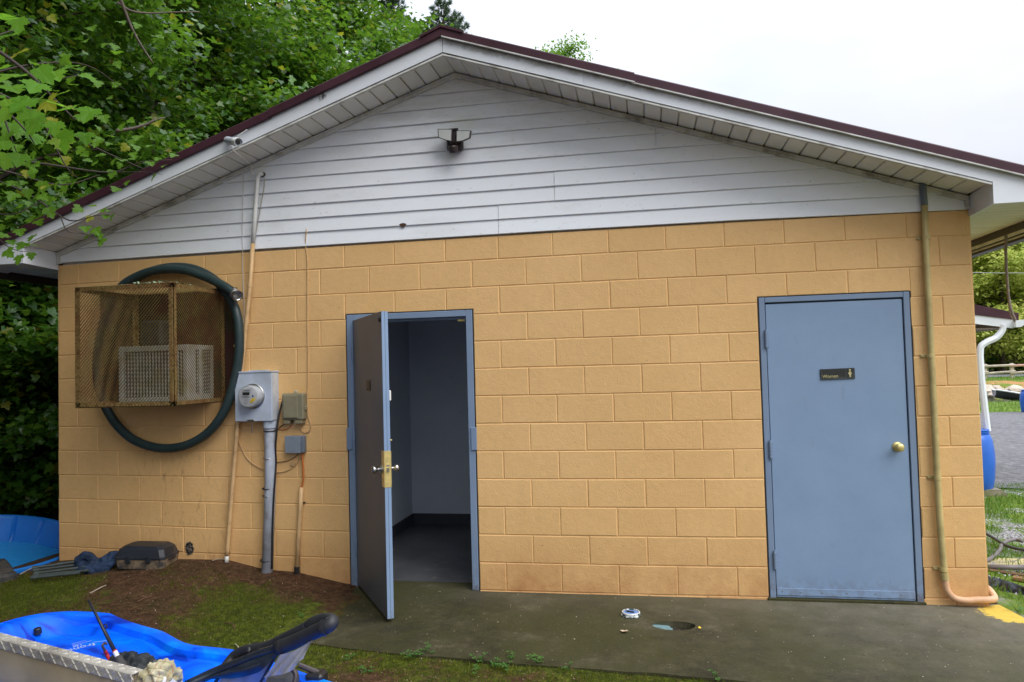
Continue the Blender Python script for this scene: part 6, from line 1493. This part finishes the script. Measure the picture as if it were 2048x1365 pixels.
LP = [(22, 95), (50, 120), (8, 130), (75, 150), (40, 165), (100, 190) , (18, 190), (60, 205), (85, 222), (30, 225), (5, 235), (115, 228), (140, 240), (48, 248), (75, 262), (20, 265), (110, 262), (135, 280), (165, 285), (60, 285), (95, 292), (28, 300), (8, 290), (40, 325), (150, 150), (165, 168), (105, 165), (75, 185), (180, 230), (130, 205), (2, 60), (30, 62), (15, 330), (60, 235), (0, 210), (90, 245), (10, 160), (120, 300)]
for px, py in LP:
    d = rr.uniform(3.3, 4.2); yel = (px, py) in ((85, 222), (135, 205), (60, 120), (50, 120))
    lv.append((at(px+rr.gauss(0, 4), py-18+rr.gauss(0, 4), d), rr.uniform(.75, 1.15), (px, py) in ((85, 222), (50, 120))))
mains = [([at(-260, -120, 4.0), at(-120, 20, 3.9), at(-20, 90, 3.8), at(60, 150, 3.7), at(110, 200, 3.7), at(150, 240, 3.7)], .012),
         ([at(-120, 20, 3.9), at(-60, 160, 3.8), at(0, 210, 3.7), at(50, 260, 3.6), at(70, 290, 3.6)], .008), ([at(60, 150, 3.7), at(100, 160, 3.8), at(160, 150, 3.9)], .005), ([at(-20, 90, 3.8), at(0, 70, 3.8), at(30, 60, 3.9)], .005), ([at(0, 210, 3.7), at(20, 270, 3.6), at(35, 310, 3.6)], .005)]
leafy_branch('maple_branch', 'bright green maple branch with large leaves reaching in at the upper left, nearest the viewer', mains, lv, M_LEAFBR, 3, .088, M_LEAFYEL)
# second layer: darker leaves a little further back
lv = []
for _ in range(130):
    u = rr.random(); px = rr.uniform(-30, 330); py = 330-abs(px-60)*.1+rr.gauss(0, 70) if rr.random() < .5 else rr.uniform(30, 380)
    if py > 455-.46*px-20: continue
    lv.append((at(px, py, rr.uniform(4.9, 6.0)), rr.uniform(.7, 1.1), rr.random() < .03))
mains = [([at(-300, 60, 5.4), at(-60, 160, 5.4), at(80, 230, 5.4), at(180, 290, 5.4), at(290, 340, 5.5)], .014), ([at(-60, 160, 5.4), at(60, 130, 5.5), at(170, 130, 5.6), at(250, 180, 5.6)], .008), ([at(80, 230, 5.4), at(130, 330, 5.3), at(160, 360, 5.3)], .006), ([at(-200, 300, 5.4), at(0, 340, 5.4), at(120, 370, 5.4), at(200, 350, 5.5)], .009)]
leafy_branch('maple_branch', 'mid green maple branch with many smaller leaves behind the bright one at the upper left', mains, lv, M_LEAFMID, 4, .062, M_LEAFYEL)
# sprigs drooping over the left roof edge
SPR = [(330, 340, 5.6), (318, 325, 5.6), (300, 332, 5.6), (285, 318, 5.6), (265, 325, 5.6), (240, 335, 5.6), (312, 358, 5.6), (300, 300, 5.6), (270, 300, 5.7), (225, 350, 5.6), (350, 318, 5.7), (205, 365, 5.6), (235, 385, 5.5), (255, 372, 5.5),
       (190, 422, 5.2), (205, 428, 5.2), (222, 430, 5.2), (213, 440, 5.2), (228, 437, 5.2), (162, 424, 5.2), (170, 462, 5.2), (190, 466, 5.2), (198, 478, 5.2), (180, 478, 5.2), (208, 486, 5.2), (183, 442, 5.2)]
lv = [(at(px, py-9, d), rr.uniform(.55, .85), (px, py) == (183, 442)) for px, py, d in SPR]
mains = [([at(-100, 330, 5.4), at(40, 380, 5.4), at(120, 432, 5.3), at(150, 442, 5.2), (at(190, 432, 5.2)), at(225, 430, 5.2)], .007), ([at(120, 432, 5.3), at(135, 462, 5.2), at(165, 468, 5.2), at(205, 478, 5.2)], .004), ([at(-100, 300, 5.6), at(100, 330, 5.6), at(220, 345, 5.6), at(280, 325, 5.6), at(345, 320, 5.6)], .009), ([at(220, 345, 5.6), at(300, 345, 5.6), at(325, 350, 5.6)], .004)]
leafy_branch('maple_branch', 'thin maple twigs with dark green leaves drooping over the left roof edge', mains, lv, M_LEAFMID, 6, .078, M_LEAFYEL)
EDG = [(5, 375), (30, 395), (55, 388), (12, 415), (45, 420), (80, 400), (25, 440), (60, 445), (8, 460), (38, 468), (75, 450), (95, 425), (20, 490), (50, 495), (68, 480), (12, 510), (40, 520), (62, 515), (58, 498), (110, 405), (130, 390), (100, 380), (150, 372), (85, 372), (28, 372), (-5, 430), (-5, 480)]
lv = [(at(px, py-9, rr.uniform(5., 5.4)), rr.uniform(.6, .95), rr.random() < .08) for px, py in EDG]
mains = [([at(-200, 400, 5.3), at(-40, 420, 5.3), at(20, 430, 5.2), at(70, 410, 5.2), at(130, 385, 5.3)], .007), ([at(-40, 420, 5.3), at(0, 480, 5.2), at(30, 500, 5.2), at(60, 505, 5.2)], .004)]
leafy_branch('maple_branch', 'maple twigs with mixed green leaves in front of the far left end of the eave', mains, lv, M_LEAFMID, 8, .078, M_LEAFYEL)
# bare branches crossing the foliage at the top left
for lab, pts, r_ in (('pale bare branch slanting down through the foliage at the top', [(225, -40), (247, 15), (265, 60), (285, 95), (306, 127)], .016), ('thin bare branch running level near the top left', [(235, 5), (262, 22), (300, 27), (345, 25), (400, 24)], .011), ('short dark broken branch above the left roof slope', [(232, 262), (262, 258), (290, 250), (312, 240), (330, 236)], .016)):
    b = MB(); b.tube(spline([at(x, y, 7.5) for x, y in pts], 6), [r_*(1-.6*i/(6*(len(pts)-1))) for i in range(6*(len(pts)-1)+1)], 6); tag(b.build('bare_branch', simple('grey_brown_bark', (.15, .12, .095), .85, var=.3, scale=20), None, smooth=True), lab, 'branch')

# ---- ground cover
rs = np.random.RandomState(4)
def cover(name, n, xr, yr, keep, sz, T, TT, mat, tilt=.5, zoff=0., label=None, cat=None, up=True):
    P = []; 
    while len(P) < n:
        x, y = rs.uniform(*xr), rs.uniform(*yr)
        if keep(x, y): P.append((x, y, terrain(x, y)+zoff))
    P = np.array(P); nr = rs.randn(n, 3)*tilt
    if up: nr[:, 2] = rs.randn(n)*.25; nr[:, :2] = rs.randn(n, 2)
    else: nr[:, 2] += 1
    size = rs.uniform(sz[0], sz[1], n)
    if up:
        z = nr/np.linalg.norm(nr, axis=1, keepdims=True); y_ = np.tile([0., 0, 1.], (n, 1))+rs.randn(n, 3)*tilt; y_ -= z*(y_*z).sum(1)[:, None]; y_ /= np.linalg.norm(y_, axis=1, keepdims=True); x_ = np.cross(y_, z)
        V = P[:, None, :]+size[:, None, None]*(T[None, :, 0:1]*x_[:, None, :]+T[None, :, 1:2]*y_[:, None, :]+T[None, :, 2:3]*z[:, None, :]); V = V.reshape(-1, 3); F = (TT[None]+(np.arange(n)*len(T))[:, None, None]).reshape(-1, 3)
    else: V, F = scatter(P, nr, rs.rand(n)*6.28, size, T, TT)
    o = link(name, fast_mesh(name, V, F, mat)); stuff(o); o['label'] = label; o['category'] = cat or 'plants'; return o
def on_soil(x, y): return not (x > 2.55 and y > slab_near(x)-.0) and not (x < -.0 and y > -.9) and y < -.02
def n2(x, y, f, s=0): return noise.noise(Vector((x*f, y*f, s)))
FUZZ = np.array([(-.10, 0, 0), (.10, 0, 0), (0, 1, 0)])
cover('moss', 62000, (.0, 7.2), (-2.3, -.02), lambda x, y: on_soil(x, y) and moss_at(x, y)+.55*n2(x, y, 4.5, 2)+.5*n2(x, y, 13, 7)+.5*rs.rand() > .66, (.007, .026), FUZZ, SPIKE_T, M_MOSSB, .5, -.002, 'yellow-green moss covering patches of the soil', 'moss')
CHIP = np.array([(0, 0, 0), (.35, .2, .1), (.1, .9, 0), (-.3, .5, .12)]); CHIP_T = np.array([(0, 1, 2), (0, 2, 3)])
cover('leaf_litter', 15000, (-.3, 4.5), (-2.3, -.0), lambda x, y: on_soil(x, y) and moss_at(x, y)+.5*n2(x, y, 5, 2) < .62, (.003, .016), CHIP, CHIP_T, M_LITTER, .35, .002, 'brown needles and bark crumbs on the bare soil', 'litter', up=False)
cover('pale_litter', 1300, (-.3, 4.5), (-2.3, -.0), lambda x, y: on_soil(x, y), (.004, .012), CHIP, CHIP_T, M_LITTERL, .3, .003, 'tiny pale chips scattered over the soil', 'litter', up=False)
P_ = [(x_, y_) for x_, y_ in zip(rs.uniform(2.8, 7.2, 420), rs.uniform(-1.3, -.02, 420)) if y_ > slab_near(x_)+.03 and (x_-hole_c.x)**2+(y_-hole_c.y)**2 > .03]
V, F = scatter(np.array([(x_, y_, SLABZ+.002) for x_, y_ in P_]), np.array([0, 0, 1.])+rs.randn(len(P_), 3)*.2, rs.rand(len(P_))*6.28, rs.uniform(.002, .009, len(P_))*rs.choice([1, 1, 1.6], len(P_)), CHIP, CHIP_T)
o = link('grit', fast_mesh('grit', V, F, M_LITTERL)); stuff(o); o['label'] = 'pale grit and crumbs on the concrete apron'; o['category'] = 'grit'
BLADE = np.array([(-.05, 0, 0), (.05, 0, 0), (.035, .55, .06), (0, 1, .22)]); BLADE_T = np.array([(0, 1, 2), (0, 2, 3)])
def bare(x, y): return n2(x, y, 1.6, 5)+.5*n2(x, y, 4, 1) > .22
cover('grass', 34000, (7.2, 12.5), (-.9, 6.6), lambda x, y: x > 7.2+.12*(y < .2) and not bare(x, y) and y < 5.3+.12*(x-9.4)+.3, (.03, .085), BLADE, BLADE_T, M_GRASS, .5, -.004, 'short bright grass growing in the gravel behind the corner', 'grass')
cover('gravel', 9000, (7.2, 12.5), (-.9, 5.4), lambda x, y: x > 7.25 and bare(x, y), (.012, .035), np.array([(0, 0, 0), (.5, .1, .15), (.4, .6, .2), (-.1, .7, .1), (.2, .3, .4)]), np.array([(0, 1, 4), (1, 2, 4), (2, 3, 4), (3, 0, 4)]), simple('grey_gravel_stones', (.34, .33, .34), .85, var=.35, scale=25), .3, .0, 'grey gravel stones showing between the grass', 'gravel', up=False)
cover('grass', 9000, (11, 26), (19.3, 25.5), lambda x, y: True, (.06, .14), BLADE, BLADE_T, M_GRASS, .5, -.004, 'bright grass strip between the drive and the pond', 'grass')
cover('grass', 7000, (15, 34), (32.5, 46), lambda x, y: n2(x, y, .35, 5) > -.1, (.10, .22), BLADE, BLADE_T, M_GRASS, .5, -.004, 'grass on the clay bank below the fence', 'grass')
# weeds along the edge of the concrete
wm = None; rr = random.Random(9)
def weed(px, py, s, lab):
    p = G(px, py, -.04); b = MB(); n_ = rr.randint(5, 9)
    for i in range(n_):
        a = rr.random()*6.28; e_ = rr.uniform(.3, 1.1); L = s*rr.uniform(.5, 1.1); d = Vector((math.cos(a)*math.cos(e_), math.sin(a)*math.cos(e_), math.sin(e_))); tip = p+d*L
        b.tube([p, p+d*L*.5+Vector((0, 0, .01)), tip], .0012, 3, cap=False)
        for k_ in range(3):
            a2 = a+k_*2.09; w_ = s*.22; c_ = tip+Vector((math.cos(a2), math.sin(a2), .15))*w_; sd = Vector((-math.sin(a2), math.cos(a2), 0))*w_*.62
            b.add([tip, c_-sd*.9+Vector((0, 0, .002)), c_+Vector((math.cos(a2), math.sin(a2), 0))*w_*.45, c_+sd*.9], [(0, 1, 2, 3)])
    return tag(b.build('weed', M_WEED, None, recalc=False), lab, 'weed', 'small weeds along the concrete edge')
WD = [(828, 1318, .07, 'clover weed at the concrete edge below the open door'), (850, 1308, .06, 'thin-stemmed clover beside the concrete edge, second from the left'), (955, 1325, .06, 'small weed at the concrete edge below the first wall blocks'), (990, 1335, .05, 'low weed in the moss in the bottom middle'), (950, 1345, .05, 'low weed at the bottom edge of the middle'), (1018, 1322, .05, 'grassy weed against the concrete edge'), (1072, 1328, .07, 'tallest clover weed on the concrete edge'), (1138, 1340, .04, 'small weed right of the tallest clover'), (735, 1345, .05, 'weed in the brown patch near the bottom'), (700, 1320, .05, 'weed near the left start of the bottom moss strip'), (1430, 1358, .05, 'weed at the bottom edge right of the middle'), (625, 1222, .05, 'clover beside the pinkish dead leaf'), (600, 1240, .06, 'clover at the left edge of the concrete'), (300, 1235, .04, 'tiny green seedling on the bare soil above the kayak'), (322, 1200, .05, 'pale green seedling in the mossy soil left of centre'), (1015, 1340, .05, 'small weed at the bottom middle between two clovers'), (365, 1260, .04, 'pale seedling on the brown soil behind the kayak'), (2035, 1225, .07, 'grass tuft at the corner of the concrete')]
for px, py, s, lab in WD: weed(px, py, s, lab)
# twigs on the soil
TW = [((180, 1205), (212, 1194), 'pale twig on the soil above the fishing rod'), ((275, 1220), (296, 1214), 'short twig on the brown soil'), ((425, 1157), (448, 1156), 'yellow-tan stick on the soil in front of the leaning pipe'), ((480, 1178), (505, 1182), 'thin grey twig on the moss'), ((450, 1246), (470, 1254), 'dark twig beside the moss patch'), ((470, 1278), (474, 1298), 'curved pale twig near the kayak'), ((40, 1168), (80, 1150), 'pale stick poking out from the camping chair poles')]
for a_, c_, lab in TW:
    p, q = G(*a_, .02), G(*c_, .02); p.z = terrain(p.x, p.y)+.006; q.z = terrain(q.x, q.y)+.008; mm = (p+q)/2+Vector((.01, .01, .008))
    b = MB(); b.tube(spline([p, mm, q], 4), .0035, 5); tag(b.build('twig', M_LITTERL if 'pale' in lab or 'tan' in lab else M_LITTER, None), lab, 'twig')
